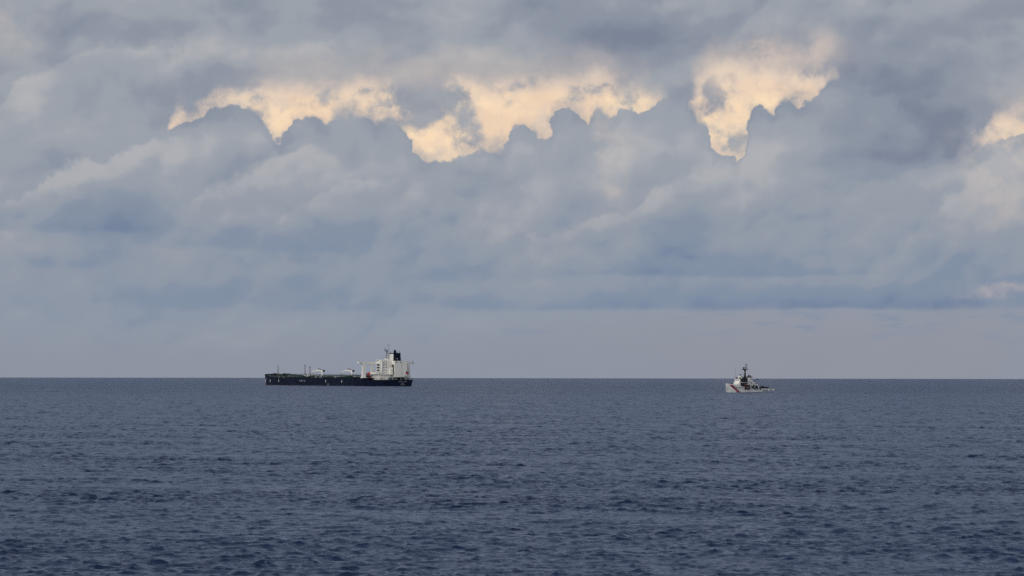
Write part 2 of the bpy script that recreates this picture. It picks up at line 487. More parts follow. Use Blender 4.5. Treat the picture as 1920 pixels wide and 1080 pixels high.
def sample(tile, x, y):
    out = []
    L = tile[3]; N = tile[0].shape[0]
    u = (x / L) % 1.0 * N; v = (y / L) % 1.0 * N
    i = u.astype(np.int32); j = v.astype(np.int32); fu = (u - i); fv = (v - j)
    i %= N; j %= N; i1 = (i + 1) % N; j1 = (j + 1) % N
    for a in tile[:3]:
        out.append(((a[i, j] * (1 - fu) + a[i1, j] * fu) * (1 - fv) + (a[i, j1] * (1 - fu) + a[i1, j1] * fu) * fv))
    return out


def sea_material():
    m = bpy.data.materials.new('sea_water'); m.use_nodes = True
    g = G(m.node_tree); g.n.remove(g.n['Principled BSDF'])
    out = g.n['Material Output']
    geo = g.n.new('ShaderNodeNewGeometry')
    pos = E(g, geo.outputs['Position'])
    x, y, z = g.sep(pos)
    # slow patches where gusts roughen the surface
    gust = g.noise(g.comb(x * 0.35, y, 0.0), 0.006, 4, 0.55)
    # wavelets in three sizes, crests lying roughly across the wind
    r1 = g.noise(g.comb(x * 0.55 + y * 0.12, y, 0.0), 0.85, 4, 0.62)
    r2 = g.noise(g.comb(x * 0.6 - y * 0.10, y, 3.0), 0.16, 4, 0.6)
    r3 = g.noise(g.comb(x * 0.5, y, 8.0), 0.035, 3, 0.55)
    near = g.ss(3200.0, 500.0, y)
    hgt = r1 * (0.50 - near * 0.40) + r2 * (1.7 - near * 1.55) + r3 * (4.5 - near * 4.5)
    bump = g.n.new('ShaderNodeBump')
    bump.inputs['Distance'].default_value = 1.0
    g.put(bump.inputs['Strength'], 0.38 + gust * 0.84)
    g.put(bump.inputs['Height'], hgt)
    att = g.n.new('ShaderNodeAttribute'); att.attribute_name = 'foam'
    fo = E(g, att.outputs['Fac'])
    fo = g.ss(0.25, 0.75, fo * (0.55 + g.noise(pos, 2.2, 4, 0.7)))
    deep = g.mix(g.ss(0.35, 0.65, gust), (0.0095, 0.0205, 0.062, 1), (0.012, 0.026, 0.074, 1))
    dif = g.n.new('ShaderNodeBsdfDiffuse'); g.put(dif.inputs['Color'], g.mix(fo, deep, (0.72, 0.75, 0.78, 1)))
    gls = g.n.new('ShaderNodeBsdfGlossy'); gls.inputs['Roughness'].default_value = 0.20
    gls.inputs['Color'].default_value = (0.75, 0.84, 1.0, 1)
    fre = g.n.new('ShaderNodeLayerWeight')
    for nd in (dif, gls, fre): g.l.new(bump.outputs[0], nd.inputs['Normal'])
    ms = g.n.new('ShaderNodeMixShader')
    g.put(ms.inputs[0], (g.m('POWER', E(g, fre.outputs['Facing']), 4.5) * 0.54 + 0.025) * (1.0 - fo * 0.8))
    g.l.new(dif.outputs[0], ms.inputs[1]); g.l.new(gls.outputs[0], ms.inputs[2])
    g.l.new(ms.outputs[0], out.inputs[0])
    return m


def build_sea():
    wd = R_(68)
    long_ = ocean_tile(512, 347.0, 5.2, wd, 3, 5.5, 40.0, 2)
    mid_ = ocean_tile(1024, 211.0, 5.2, wd + 0.25, 5, 1.3, 5.5, 1)
    short_ = ocean_tile(1024, 83.0, 5.2, wd - 0.3, 11, 0.40, 1.3, 1)
    A_L, A_M, A_S = 0.072, 0.066, 0.021

    def sheet(theta, rad, waves):
        th, rr = np.meshgrid(theta, rad, indexing='xy')
        x = rr * np.sin(th); y = rr * np.cos(th)
        z = sea_z(rr); foam = np.zeros_like(z)
        if waves:
            fade = lambda d0, d1: np.clip((d1 - rr) / (d1 - d0), 0, 1)
            hl, xl, yl = sample(long_, x * 1.25 + 40, y * 1.25)
            hm, xm, ym = sample(mid_, (x * 0.94 + y * 0.34) * 1.35, (y * 0.94 - x * 0.34) * 1.35)
            hs, xs, ys = sample(short_, x * 0.82 - y * 0.57, y * 0.82 + x * 0.57)
            # groups of higher waves come and go
            gl, _, _ = sample(long_, x * 0.21 + 13, y * 0.27 + 90)
            grp = np.clip(1.0 + 0.22 * gl, 0.5, 1.6)
            fl, fm, fs = fade(5000, 9000), fade(2200, 5000), fade(700, 1500)
            fl = fl * (1 + 0.9 * np.clip((rr - 450) / 1100, 0, 1)); fm = fm * (1 + 0.5 * np.clip((rr - 450) / 1100, 0, 1))
            H = A_L * hl * fl + A_M * hm * fm * grp + A_S * hs * fs
            z = z + H
            ch = 1.45
            dx = A_L * xl * fl + A_M * xm * fm * grp + A_S * xs * fs
            dy = A_L * yl * fl + A_M * ym * fm * grp + A_S * ys * fs
            x = x + ch * dx; y = y + ch * dy - 0.9 * np.maximum(H, -0.1)      # crests lean downwind, steep side first
            crest = hm * grp + 0.5 * hl + 0.35 * hs
            foam = np.clip((crest - 5.7) / 0.6, 0, 1) * fade(1200, 2600)
        co = np.stack([x, y, z], -1).reshape(-1, 3)
        return co, foam.reshape(-1), (len(rad), len(theta))

    rad = [160.0]
    while rad[-1] < 25000:
        r = rad[-1]
        rad.append(r + (r * 0.0018 if r < 1300 else 2.4 + (r - 1300) * 0.0030) if r < 5000 else r * 1.025)
    rad = np.array(rad)
    fan = np.linspace(-R_(16), R_(16), 800)
    rest = np.concatenate([np.linspace(R_(15.8), R_(60), 110), np.linspace(R_(60), R_(300), 50)[1:], np.linspace(R_(300), R_(344.2), 110)[1:]])
    parts = [sheet(fan, rad, True)]
    rad2 = np.concatenate([np.arange(158, 600, 4.0), np.geomspace(600, 25600, 80)])
    co, fo_, sh_ = sheet(rest, rad2, True)
    co[:, 2] -= 0.12                                  # tucked under the fine sheet where they overlap
    parts.append((co, fo_, sh_))
    core = sheet(np.linspace(0, 2 * np.pi, 97), np.array([0.5, 10, 25, 45, 70, 100, 130, 163]), False)
    parts.append(core)
    mat = sea_material()
    CO, QU, FO, base = [], [], [], 0
    for co, foam, (nr, nt) in parts:
        idx = (np.arange(nr * nt).reshape(nr, nt) + base)
        q = np.stack([idx[:-1, :-1], idx[:-1, 1:], idx[1:, 1:], idx[1:, :-1]], -1).reshape(-1, 4)[:, ::-1]
        CO.append(co); QU.append(q); FO.append(foam); base += nr * nt
    CO = np.concatenate(CO); QU = np.concatenate(QU); FO = np.concatenate(FO)
    me = bpy.data.meshes.new('sea')
    me.vertices.add(len(CO)); me.vertices.foreach_set('co', CO.astype(np.float32).ravel())
    me.loops.add(QU.size); me.loops.foreach_set('vertex_index', QU.astype(np.int32).ravel())
    me.polygons.add(len(QU))
    me.polygons.foreach_set('loop_start', np.arange(0, QU.size, 4, dtype=np.int32))
    me.polygons.foreach_set('use_smooth', np.ones(len(QU), dtype=bool))
    me.update(calc_edges=True)
    at = me.attributes.new('foam', 'FLOAT', 'POINT'); at.data.foreach_set('value', FO.astype(np.float32))
    me.materials.append(mat)
    o = bpy.data.objects.new('sea', me); COL.objects.link(o)
    tag(o, 'dark blue open sea with small wind waves reaching the horizon', 'sea', kind='structure')
    print('sea verts', len(CO))


build_sea()


# ------------------------------------------------------------------ ships: shared pieces
WHITE = principled('white_paint', (0.85, 0.84, 0.79), 0.45, noise=0.10, scale=0.25, streak=True)
CREAM = principled('cutter_white_paint', (0.88, 0.87, 0.83), 0.4, noise=0.10, scale=0.5, streak=True)
NAVY = principled('navy_hull_paint', (0.0045, 0.0095, 0.030), 0.6, noise=0.35, scale=0.06, streak=True, spec=0.15)
FUNNEL = principled('navy_funnel_paint', (0.0035, 0.008, 0.026), 0.6, noise=0.2, scale=0.3, spec=0.2)
GREEN = principled('green_deck_paint', (0.016, 0.048, 0.040), 0.7, noise=0.45, scale=0.12)
PIPE = principled('dull_green_pipe_paint', (0.030, 0.070, 0.058), 0.6, noise=0.4, scale=0.4)
GREY = principled('grey_fittings_paint', (0.30, 0.33, 0.33), 0.55, noise=0.3, scale=0.5)
DARK = principled('dark_steel', (0.012, 0.014, 0.020), 0.5, noise=0.2, scale=0.8)
GLASS = principled('dark_window_glass', (0.010, 0.013, 0.018), 0.08)
RED = principled('red_orange_paint', (0.42, 0.022, 0.028), 0.45, noise=0.15, scale=1.0)
BROWN = principled('rust_brown_paint', (0.16, 0.085, 0.075), 0.6, noise=0.3, scale=0.6)
BOOT = principled('boot_top_paint', (0.050, 0.014, 0.018), 0.6, noise=0.3, scale=0.2)
STRIPE = principled('red_stripe_paint', (0.32, 0.012, 0.022), 0.5)
BLUE = principled('blue_stripe_paint', (0.010, 0.030, 0.14), 0.5)
MARK = principled('white_marking_paint', (0.80, 0.80, 0.80), 0.6)
LETTER = principled('grey_lettering_paint', (0.40, 0.42, 0.47), 0.6)
FLAG = principled('red_flag_cloth', (0.30, 0.016, 0.022), 0.9)
TARP = principled('dark_blue_tarpaulin', (0.016, 0.018, 0.034), 0.85, noise=0.3, scale=1.2)
RUBBER = principled('grey_rubber', (0.09, 0.085, 0.095), 0.8)


def loft(sections, closed=False, cap0=True, cap1=True):
    """skin a list of equal-length point rows"""
    bm = NB()
    R = [[bm.verts.new(p) for p in s] for s in sections]
    n = len(R[0])
    for a, b in zip(R[:-1], R[1:]):
        for i in range(n if closed else n - 1):
            j = (i + 1) % n
            f = (a[i], a[j], b[j], b[i])
            bm.faces.new(f)
    if cap0: bm.faces.new(R[0])
    if cap1: bm.faces.new(R[-1][::-1])
    bmesh.ops.remove_doubles(bm, verts=bm.verts[:], dist=0.002)
    return bm


class Ship:
    def __init__(self, name, px, ref, dist, heading, label, cat):
        """ref = (x, y) of the ship that stands under pixel column px at distance dist"""
        d = ray(px, 720); d = Vector((d.x, d.y, 0)).normalized()
        c, s = math.cos(heading), math.sin(heading)
        p = d * dist - Vector((c * ref[0] - s * ref[1], s * ref[0] + c * ref[1], 0))
        self.root = bpy.data.objects.new(name, None); COL.objects.link(self.root)
        self.root.location = (p.x, p.y, sea_z(p.length))
        self.root.rotation_euler = (0, 0, heading)
        tag(self.root, label, cat)
        self.m = Matrix.Translation(self.root.location) @ Matrix.Rotation(heading, 4, 'Z')

    def part(self, name, bm, mat, parent=None, smooth=False, label=None):
        o = mesh_obj(name, bm, mat, parent or self.root, smooth)
        if label: o['label'] = label
        return o

    def box(self, name, mat, *b, parent=None, top=None, label=None):
        bm = NB()
        if isinstance(b[0], (tuple, list)):
            for q in b: bx(bm, *q)
        else: bx(bm, *b, top=top)
        return self.part(name, bm, mat, parent, label=label)

    def pole(self, name, mat, p, q, r0, r1=None, parent=None, n=10):
        return self.part(name, tube(NB(), p, q, r0, r1, n), mat, parent, True)


def railing(sh, pts, h, mat, parent=None, step=4.0, r=0.05):
    bm = NB()
    for a, b in zip(pts[:-1], pts[1:]):
        a, b = Vector(a), Vector(b); n = max(1, int((b - a).length / step))
        for k in (1.0, 0.55): tube(bm, a + Vector((0, 0, h * k)), b + Vector((0, 0, h * k)), r, r, 5)
        for i in range(n + 1):
            p = a.lerp(b, i / n); tube(bm, p, p + Vector((0, 0, h)), r, r, 5)
    return sh.part('railing', bm, mat, parent)


# ------------------------------------------------------------------ oil tanker
def build_tanker():
    T = Ship('oil_tanker', 632, (-10, 0), 3377.0, R_(180 - 60),
             'long laden oil tanker with navy hull, green deck and white aft accommodation block', 'ship')

    def half(x, lvl):
        """half breadth at height fraction lvl (0 = below water, 1 = deck)"""
        bow_end = 160 + 7.5 * lvl ** 1.2
        B = 30.0
        if x > 96:
            t = min(max((x - 96) / (bow_end - 96), 0), 1)
            B = 30.0 * max(1 - t ** 2.9, 0) ** 0.52
        elif x < -92:
            t = (-92 - x) / 78.0
            e = 19.5 * (0.62 + 0.38 * lvl) ** 0.5
            B = 30.0 - (30.0 - e) * t ** (2.2 + 0.8 * lvl)
        return max(B, 0.02)

    def deck_z(x):
        if x > 100: return 9.6 + 3.3 * ((x - 100) / 67.0) ** 0.95
        return 9.6
    xs = [-170, -167, -163, -158, -152, -146, -145.9, -138, -128, -112, -92, -60, -30, 0, 30, 60, 96, 108, 118, 126, 133, 139, 144, 148, 152, 155, 158, 160, 162, 164, 165.5, 166.6, 167.4]
    lv = [0.0, 0.28, 0.42, 0.60, 0.8, 1.0]
    zs = lambda x, dz: [-4.0, -0.3, 1.0, 3.4, dz * 0.78 if dz > 6 else 5.2, dz]
    rows = []
    for x in xs:
        dz = 7.4 if x < -145.95 else deck_z(x)
        z = zs(x, dz)
        port = [(x, half(x, l), q) for l, q in zip(lv, z)]
        rows.append([(a, -b, c) for a, b, c in port[::-1]] + port)
    hull = T.part('hull', loft(rows), NAVY)
    # red boot-topping just at the water, a hair proud of the plating
    br = []
    for x in xs:
        p = [(x, half(x, l) + 0.03, q) for l, q in ((0.28, -0.3), (0.36, 0.45))]
        br.append(p)
    T.part('boot_topping', loft(br, cap0=False, cap1=False), BOOT, hull)
    br = [[(a, -b, c) for a, b, c in r] for r in br]
    T.part('boot_topping', loft(br, cap0=False, cap1=False), BOOT, hull)
    # decks
    dk = [[(x, -half(x, 1) + 0.05, deck_z(x) + 0.02), (x, half(x, 1) - 0.05, deck_z(x) + 0.02)] for x in xs if x > -146]
    T.part('main_deck', loft(dk, cap0=False, cap1=False), GREEN)
    dk = [[(x, -half(x, 1) + 0.05, 7.43), (x, half(x, 1) - 0.05, 7.43)] for x in xs if x < -145.95]
    T.part('aft_deck', loft(dk, cap0=False, cap1=False), GREEN)
    # bulwark round the bow
    for sgn in (1, -1):
        bw = []
        for x in [u for u in xs if u >= 126]:
            y = half(x, 1) * sgn
            bw.append([(x, y, deck_z(x)), (x + 0.25, y * 1.006, deck_z(x) + 1.25), (x - 0.1, y * 0.985, deck_z(x) + 1.25), (x - 0.2, y * 0.985, deck_z(x) + 0.05)])
        T.part('bulwark', loft(bw, closed=True), NAVY)
    # painted marks: tug push points, draught marks, names
    for x in (141.0, 118.5, 92.0, -40.0, -83.0):
        y = half(x, 0.75) + 0.05
        o = T.box('tug_mark', MARK, x - 0.55, x + 0.55, y - 0.04, y + 0.03, 4.0, 6.9, parent=hull)
        if x > 100: o.rotation_euler = (0, 0, 0)
    T.box('draught_mark', MARK, -46.6, -45.9, 29.9, 30.06, 0.9, 2.8, parent=hull)
    T.box('draught_mark', MARK, 134.6, 135.6, half(135, .8) - .25, half(135, .8) + 0.12, 7.8, 8.5, parent=hull)
    # side lettering, legible only as short white clusters: V | INN | I | O like strokes
    for x0, seg in ((33.0, ((0, .0), (.45, 0.8), (.9, 1.3))), (29.2, ((0, 0), (.8, 0))), (27.6, ((0, 0), (.8, 0))), (26.0, ((0, 0), (.7, 0))), (23.0, ((0, 0), (.6, 0))), (19.0, ((0, 0), (.9, 0), (1.8, 0)))):
        bm = NB()
        for dx, dz in seg: bx(bm, x0 - dx - 0.35, x0 - dx, 29.95, 30.06, 5.2 + dz * 0.5, 6.7)
        bx(bm, x0 - max(a for a, b in seg) - .3, x0 + 0.1, 29.95, 30.055, 5.1, 5.5)
        T.part('letter', bm, LETTER, hull)
    for z0, ys, h in ((4.9, (-4, -5.1, -6.2, -7.3, -9.4, -11, -12.1, -13.2, -14.3), 0.9), (3.1, (-7.2, -8.2, -9.2, -10.2), 0.7), (1.6, (-6.2, -7.2, -8.2, -9.2, -10.2, -11.2), 0.5)):
        for y in ys:
            bm = NB(); bx(bm, -170.1, -169.9, y + 3.0, y + 3.25, z0, z0 + h); bx(bm, -170.11, -169.9, y + 2.55, y + 3.02, z0 + h - .28, z0 + h)
            T.part('letter', bm, LETTER, hull)

    # --- foredeck
    T.part('foremast', tube(NB(), (158, 0, 11.4), (158, 0, 23.5), 1.0, 0.42, 12), GREY, None, True)
    fm = T.pole('mast_stay', GREY, (155.0, 0, 11.2), (158, 0, 20.5), 0.28)
    T.box('mast_platform', GREY, 157.0, 159.0, -1.6, 1.6, 19.6, 19.9)
    T.pole('mast_yard', GREY, (158, -2.6, 22.6), (158, 2.6, 22.6), 0.16)
    T.pole('mast_light', DARK, (158, 0, 23.5), (158, 0, 25.0), 0.22)
    for x, y in ((153, 7), (153, -7), (146, 9), (146, -9)):
        bm = NB(); bx(bm, x - 1.8, x + 1.8, y - 2.2, y + 2.2, deck_z(x), deck_z(x) + 0.6)
        tube(bm, (x, y - 2.0, deck_z(x) + 1.5), (x, y + 2.0, deck_z(x) + 1.5), 1.2, 1.2, 12)
        T.part('windlass', bm, DARK)
    for x, y in ((162, 3), (162, -3), (139, 17), (139, -17), (130, 22), (130, -22)):
        bm = NB()
        for d in (-0.8, 0.8):
            tube(bm, (x + d, y, deck_z(x)), (x + d, y, deck_z(x) + 1.4), 0.4, 0.4, 8); tube(bm, (x + d, y, deck_z(x) + 1.4), (x + d, y, deck_z(x) + 1.6), 0.55, 0.55, 8)
        T.part('bollard', bm, DARK)
    T.box('forecastle_store', GREEN, 134, 142, -5, 5, deck_z(134), 13.6)

    # --- cargo deck piping
    for y in (-5.4, -3.9, -2.4, 2.4, 3.9, 5.4):
        T.pole('cargo_pipe', PIPE, (-118, y, 11.6), (124, y, 11.6), 0.52, n=8)
    for y in (-7.4, 7.4):
        T.pole('crude_washing_pipe', GREY, (-118, y, 11.0), (118, y, 11.0), 0.3, n=6)
    cw = T.box('catwalk', GREEN, -128, 132, -1.2, 1.2, 12.8, 13.1)
    railing(T, [(-128, 1.2, 13.1), (132, 1.2, 13.1)], 1.1, PIPE, cw, 6, 0.07)
    railing(T, [(-128, -1.2, 13.1), (132, -1.2, 13.1)], 1.1, PIPE, cw, 6, 0.07)
    x = -112
    while x < 126:
        bm = NB(); bx(bm, x - .3, x + .3, -8.4, 8.4, 10.5, 10.9)
        for y in (-8, -1.1, 1.1, 8): bx(bm, x - .25, x + .25, y - .25, y + .25, 9.6, 12.8 if abs(y) < 2 else 10.5)
        T.part('pipe_support', bm, GREEN); x += 17
    # transverse beams of the deck stiffening, seen edge-on as low ridges
    for i, x in enumerate(range(-104, 128, 13)):
        for s_ in (1, -1):
            yo = min(28.5, half(x, 1) - 1.2)
            T.box('deck_beam', GREEN, x - .5, x + .5, min(9 * s_, yo * s_), max(9 * s_, yo * s_), 9.62, 10.9)
    # manifold amidships
    for j, x in enumerate((-22, -17, -12, -7, -2)):
        T.pole('manifold_pipe', GREY if j % 2 else PIPE, (x, -25.5, 12.0), (x, 25.5, 12.0), 0.55, n=8)
    for s_ in (1, -1):
        T.box('drip_tray', GREY, -25, 1, min(20 * s_, 26 * s_), max(20 * s_, 26 * s_), 9.65, 10.8)
        for x in (-22, -17, -12, -7, -2):
            T.pole('manifold_flange', GREY, (x, 25.5 * s_, 12), (x, 26.1 * s_, 12), 0.85)
    # tank hatches, vents and small housings along both sides
    rng = random.Random(4)
    for i, x in enumerate((-108, -86, -64, -44, 14, 38, 60, 82, 102)):
        for s_ in (1, -1):
            y = s_ * rng.uniform(11, 14)
            bm = tube(NB(), (x, y, 9.6), (x, y, 11.0), 1.3, 1.3, 10); ball(bm, (x, y, 11.0), 1.4, 1.4, 0.5, 10, 6)
            T.part('tank_hatch', bm, PIPE if i % 3 else GREY)
            y = s_ * rng.uniform(17, 22)
            bm = tube(NB(), (x + 6, y, 9.6), (x + 6, y, 12.2), 0.22, 0.22, 6); ball(bm, (x + 6, y, 12.4), 0.6, 0.6, 0.5, 8, 6)
            T.part('vent_head', bm, GREY if i % 2 else GREEN)
    for x, y, w, l, h, mt in ((106, 15, 3, 5, 2.2, GREEN), (84, 19, 2.4, 3.4, 1.6, GREY), (70, -9, 3, 6, 3, GREEN), (46, 20, 3, 4, 2.0, GREEN),
                              (24, 18, 3, 4.4, 2.6, GREEN), (-36, 17, 3, 4, 2.4, GREEN), (-56, 20, 4, 9, 2.0, GREY), (-76, 17, 3, 5, 2.4, GREEN), (-100, 19, 3, 4, 2.2, GREY)):
        T.box('deck_housing', mt, x - l, x + l, y - w, y + w, 9.62, 9.6 + h, top=(.15, -.15, .15, -.15))
    # pale gangway stowed along the port rail
    T.box('gangway', GREY, 78, 108, 24.4, 25.6, 9.7, 10.5)
    railing(T, [(118, half(118, 1) - .4, deck_z(118)), (96, 29.6, 9.6), (-40, 29.6, 9.6), (-90, 29.6, 9.6)], 1.1, PIPE, None, 7, 0.06)
    # two vent posts
    T.pole('vent_post', BROWN, (48.5, 15, 9.6), (48.5, 15, 24.2), 0.55, 0.42)
    T.box('vent_post_base', WHITE, 47.3, 49.7, 13.8, 16.2, 9.62, 12.6, top=(.5, -.5, .5, -.5))
    T.pole('vent_post_head', DARK, (48.5, 15, 24.2), (48.5, 15, 25.0), 0.75)
    T.pole('vent_post', BROWN, (36.5, 14, 9.6), (36.5, 14, 22.0), 0.55, 0.42)
    T.box('vent_post_base', WHITE, 32.6, 40.0, 11.6, 16.4, 9.62, 12.8)
    T.pole('vent_post_head', DARK, (36.5, 14, 22.0), (36.5, 14, 23.0), 0.85)

    # --- hose handling cranes
    for y in (20, -20):
        x = -10.0
        T.part('crane_post', tube(NB(), (x, y, 9.6), (x, y, 18.2), 1.1, 0.85, 12), WHITE, None, True)
        c = T.box('crane_cab', DARK, x - 1.4, x + 1.0, y - 2.8, y - .9, 16.6, 19.0)
        # jib, arched over the deck and resting forward and outboard
        tip = Vector((x + 12, y + 8, 16.0)); base = Vector((x, y, 17.8)); mid = Vector((x + 5.5, y + 3.6, 20.0))
        dirv = (tip - base).normalized(); side = Vector((-dirv.y, dirv.x, 0)).normalized() * 0.75
        rows = []
        for k in range(9):
            t = k / 8; p = base * (1 - t) ** 2 + mid * 2 * t * (1 - t) + tip * t * t
            hh = 0.95 - 0.5 * t
            rows.append([p + side - Vector((0, 0, hh)), p + side + Vector((0, 0, hh)), p - side + Vector((0, 0, hh)), p - side - Vector((0, 0, hh))])
        T.part('crane_jib', loft(rows, closed=True), WHITE)
        T.pole('crane_cylinder', DARK, (x + .5, y + .4, 19.2), (x + 5.0, y + 3.3, 20.4), 0.5)
        T.pole('crane_rest', GREY, (x + 12, y + 8, 9.6), (x + 12, y + 8, 15.4), 0.3)
        T.pole('crane_hook', DARK, (x + 12.2, y + 8.1, 12.8), (x + 12.2, y + 8.1, 15.8), 0.2)

    # --- accommodation
    HX0, HX1 = -153.0, -144.0
    low = T.part('lower_house', prism(NB(), [(-158, 4.2), (-158, 18.5), (-137, 18.5), (-137, -18.5), (-158, -18.5), (-158, -9), (-156, -9), (-156, 4)], 'z', 7.45, 13.6), WHITE)
    hs = T.box('accommodation_block', WHITE, HX0, HX1, -16.5, 15.0, 13.6, 29.4)
    for z in (16.6, 19.8, 23.0, 26.2):          # open side galleries with rails
        T.box('gallery_deck', WHITE, HX0 + .5, HX1 - .5, 15.0, 17.4, z - .25, z, parent=hs)
        railing(T, [(HX0 + .5, 17.3, z), (HX1 - .5, 17.3, z)], 1.0, WHITE, hs, 2.5, 0.05)
    for z in (14.6, 17.6, 20.8, 24.0):
        T.box('gallery_gap_shade', GLASS, -151.5, -145.0, 15.0 - .1, 15.04, z - .3, z + 1.7, parent=hs)  # dark glass strips put the shade of the gallery gaps on the wall
    for z in (15.2, 18.2, 21.4, 24.4, 27.0):
        for y in (13.0, 10.0, 7.0):
            T.box('window', GLASS, HX0 - .04, HX0 + .1, y - .5, y + .5, z, z + 1.1, parent=hs)
    for y in (13.2, -15.2):
        T.pole('corner_duct', WHITE, (HX0 - .6, y, 13.6), (HX0 - .6, y, 28.6), 0.8, parent=hs)
    for z in (8.6,):
        for x in (-139, -143, -147, -151, -155):
            T.box('window', GLASS, x - .5, x + .5, 18.45, 18.54, z, z + 1.2, parent=low)
        for y in (16, 12.5, 9, 6): T.box('window', GLASS, -158.04, -157.9, y - .45, y + .45, z, z + 1.2, parent=low)
    for y, zz in ((14.5, 8.0),): T.box('door', DARK, -158.05, -157.9, y - .5, y + .5, 7.5, 9.6, parent=low)
    T.box('after_stair_block', WHITE, -160.1, HX0, -16.5, -9.02, 10.7, 29.35)
    T.box('tier_deck', WHITE, -159.5, -136, -20, 20, 13.62, 13.9)
    railing(T, [(-159.4, -19.9, 13.9), (-159.4, 19.9, 13.9), (-136.1, 19.9, 13.9)], 1.1, WHITE, None, 2.5, 0.06)
    T.box('poop_house', WHITE, -157.5, -140, 18.6, 22.5, 13.92, 16.4)
    # wheelhouse and wings
    wh = T.box('wheelhouse', WHITE, -150.5, -139.5, -13.5, 13.5, 26.4, 31.0, top=(0, .6, 0, 0))
    for y in range(-12, 13, 3):
        T.box('bridge_window', GLASS, -139.35, -138.9, y - 1.15, y + 1.15, 28.8, 30.2, parent=wh)
    for x in (-141.2, -143.6, -146.0):
        T.box('bridge_window', GLASS, x - .9, x + .9, 13.45, 13.56, 28.8, 30.2, parent=wh)
    for s_ in (1, -1):
        w = T.part('bridge_wing', prism(NB(), [(13.6 * s_, 25.5), (34.5 * s_, 26.6), (34.5 * s_, 28.6), (13.6 * s_, 28.4)], 'x', -140.1, -136.9), WHITE)
        T.box('wing_cab', WHITE, -140.4, -136.6, min(34.6 * s_, 36.8 * s_), max(34.6 * s_, 36.8 * s_), 26.4, 28.9, parent=w)
        T.pole('wing_lamp', DARK, (-138.5, 35.6 * s_, 28.9), (-138.5, 35.6 * s_, 30.1), 0.25, parent=w)
        T.box('wing_lamp', DARK, -141.0, -140.45, min(34.2 * s_, 35.2 * s_), max(34.2 * s_, 35.2 * s_), 26.5, 27.4, parent=w)
        # pillar under the wing and the splayed brace
        bm = NB(); yb = 29.4 * s_
        bx(bm, -140.6, -136.6, yb - 1.9, yb + 1.9, 9.7 , 26.2, top=(.5, -.5, .4, -.4))
        bx(bm, -142, -135.2, yb - 3.0, yb + 2.6, 9.66, 10.5)
        T.part('wing_pillar', bm, WHITE)
        br = prism(NB(), [(21.6 * s_, 26.0), (19.4 * s_, 26.0), (14.0 * s_, 14.0), (19.4 * s_, 14.0), (19.6 * s_, 18.0)], 'x', -139.6, -138.0)
        T.part('wing_brace', br, WHITE)
    T.box('mast_house', WHITE, -149.5, -143.5, -5, 5, 31.0, 32.4)
    # radar mast
    bm = NB(); tube(bm, (-146.5, 4.4, 29.4), (-146.5, 3.0, 41.0), 0.95, 0.6, 10); tube(bm, (-149.6, 1.6, 29.4), (-147.0, 2.4, 41.0), 0.6, 0.45, 10)
    mast = T.part('radar_mast', bm, GREY, None, True)
    T.box('mast_platform', GREY, -148.6, -145.2, 0.6, 6.0, 41.0, 41.3, parent=mast)
    T.pole('mast_pole', GREY, (-147.6, 1.4, 41.3), (-147.6, 1.4, 48.2), 0.22, 0.14, parent=mast)
    T.pole('mast_pole', GREY, (-146.0, 5.4, 41.3), (-146.0, 5.4, 44.4), 0.16, parent=mast)
    T.pole('radar_scanner', GREY, (-147.6, -0.2, 48.2), (-147.6, 3.0, 48.2), 0.28, parent=mast)
    T.pole('radar_scanner', GREY, (-146.0, 4.0, 44.4), (-146.0, 6.8, 44.4), 0.24, parent=mast)
    for y in (3.4, 5.6): T.box('mast_lamp', DARK, -147.4, -146.6, y - .4, y + .4, 41.3, 43.0, parent=mast)
    for x, y, h in ((-146, 9.0, 4.6), (-144.5, 12, 3.8), (-150, -2, 5.5), (-151, 8, 3.6)):
        T.pole('aerial', GREY, (x, y, 29.4), (x, y, 31 + h), 0.12)
    bm = tube(NB(), (-151.0, -.6, 29.4), (-151.0, -.6, 34.0), .25, .25, 8); ball(bm, (-151.0, -.6, 34.8), 1.0, 1.0, 1.0)
    T.part('satellite_dome', bm, WHITE, None, True)
    railing(T, [(HX0, 14.9, 29.4), (HX0, -16.4, 29.4), (HX1, -16.4, 29.4)], 1.1, WHITE, None, 2.5, 0.05)

    # engine casing and funnel
    cs = T.box('engine_casing', WHITE, -160.5, -145.5, -9.0, -0.5, 10.6, 29.6)
    T.box('funnel_tower', WHITE, -156.6, -145.6, -7.6, -0.6, 29.6, 37.6)
    fn = T.box('funnel', FUNNEL, -160.2, -156.6, -8.6, -0.4, 29.65, 38.3, top=(.5, 0, .4, -.1))
    T.box('funnel_rim', FUNNEL, -159.9, -145.2, -8.4, -0.2, 38.0, 38.9, parent=fn)
    # pale ring emblem on the navy band
    bm = NB()
    for k in range(12):
        if k in (9, 10, 11): continue
        a0, a1 = k / 12 * 2 * math.pi, (k + 1) / 12 * 2 * math.pi
        p0 = Vector((-160.3, -3.2 + math.cos(a0) * 1.1, 31.6 + math.sin(a0) * 1.2)); p1 = Vector((-160.3, -3.2 + math.cos(a1) * 1.1, 31.6 + math.sin(a1) * 1.2))
        tube(bm, p0, p1, 0.2, 0.2, 5)
    T.part('funnel_emblem', bm, LETTER, fn)
    for x, y, r, z in ((-153.6, -4.0, 1.6, 42.4), (-155.6, -2.8, 1.1, 41.6), (-151.4, -5.0, 1.0, 41.2), (-156.4, -5.6, .35, 40.8), (-147, -1.4, .25, 40.6), (-158.8, -7.2, .2, 41.4)):
        T.pole('exhaust_pipe', FUNNEL, (x, y, 38.9), (x, y, z), r, r * .92, parent=fn)
    T.box('casing_annex', WHITE, -157.2, -147.0, -0.5, 3.5, 13.9, 20.4)
    T.box('vent_louvre', DARK, -155.6, -150.4, -0.6, -0.38, 21.9, 25.6, parent=cs)
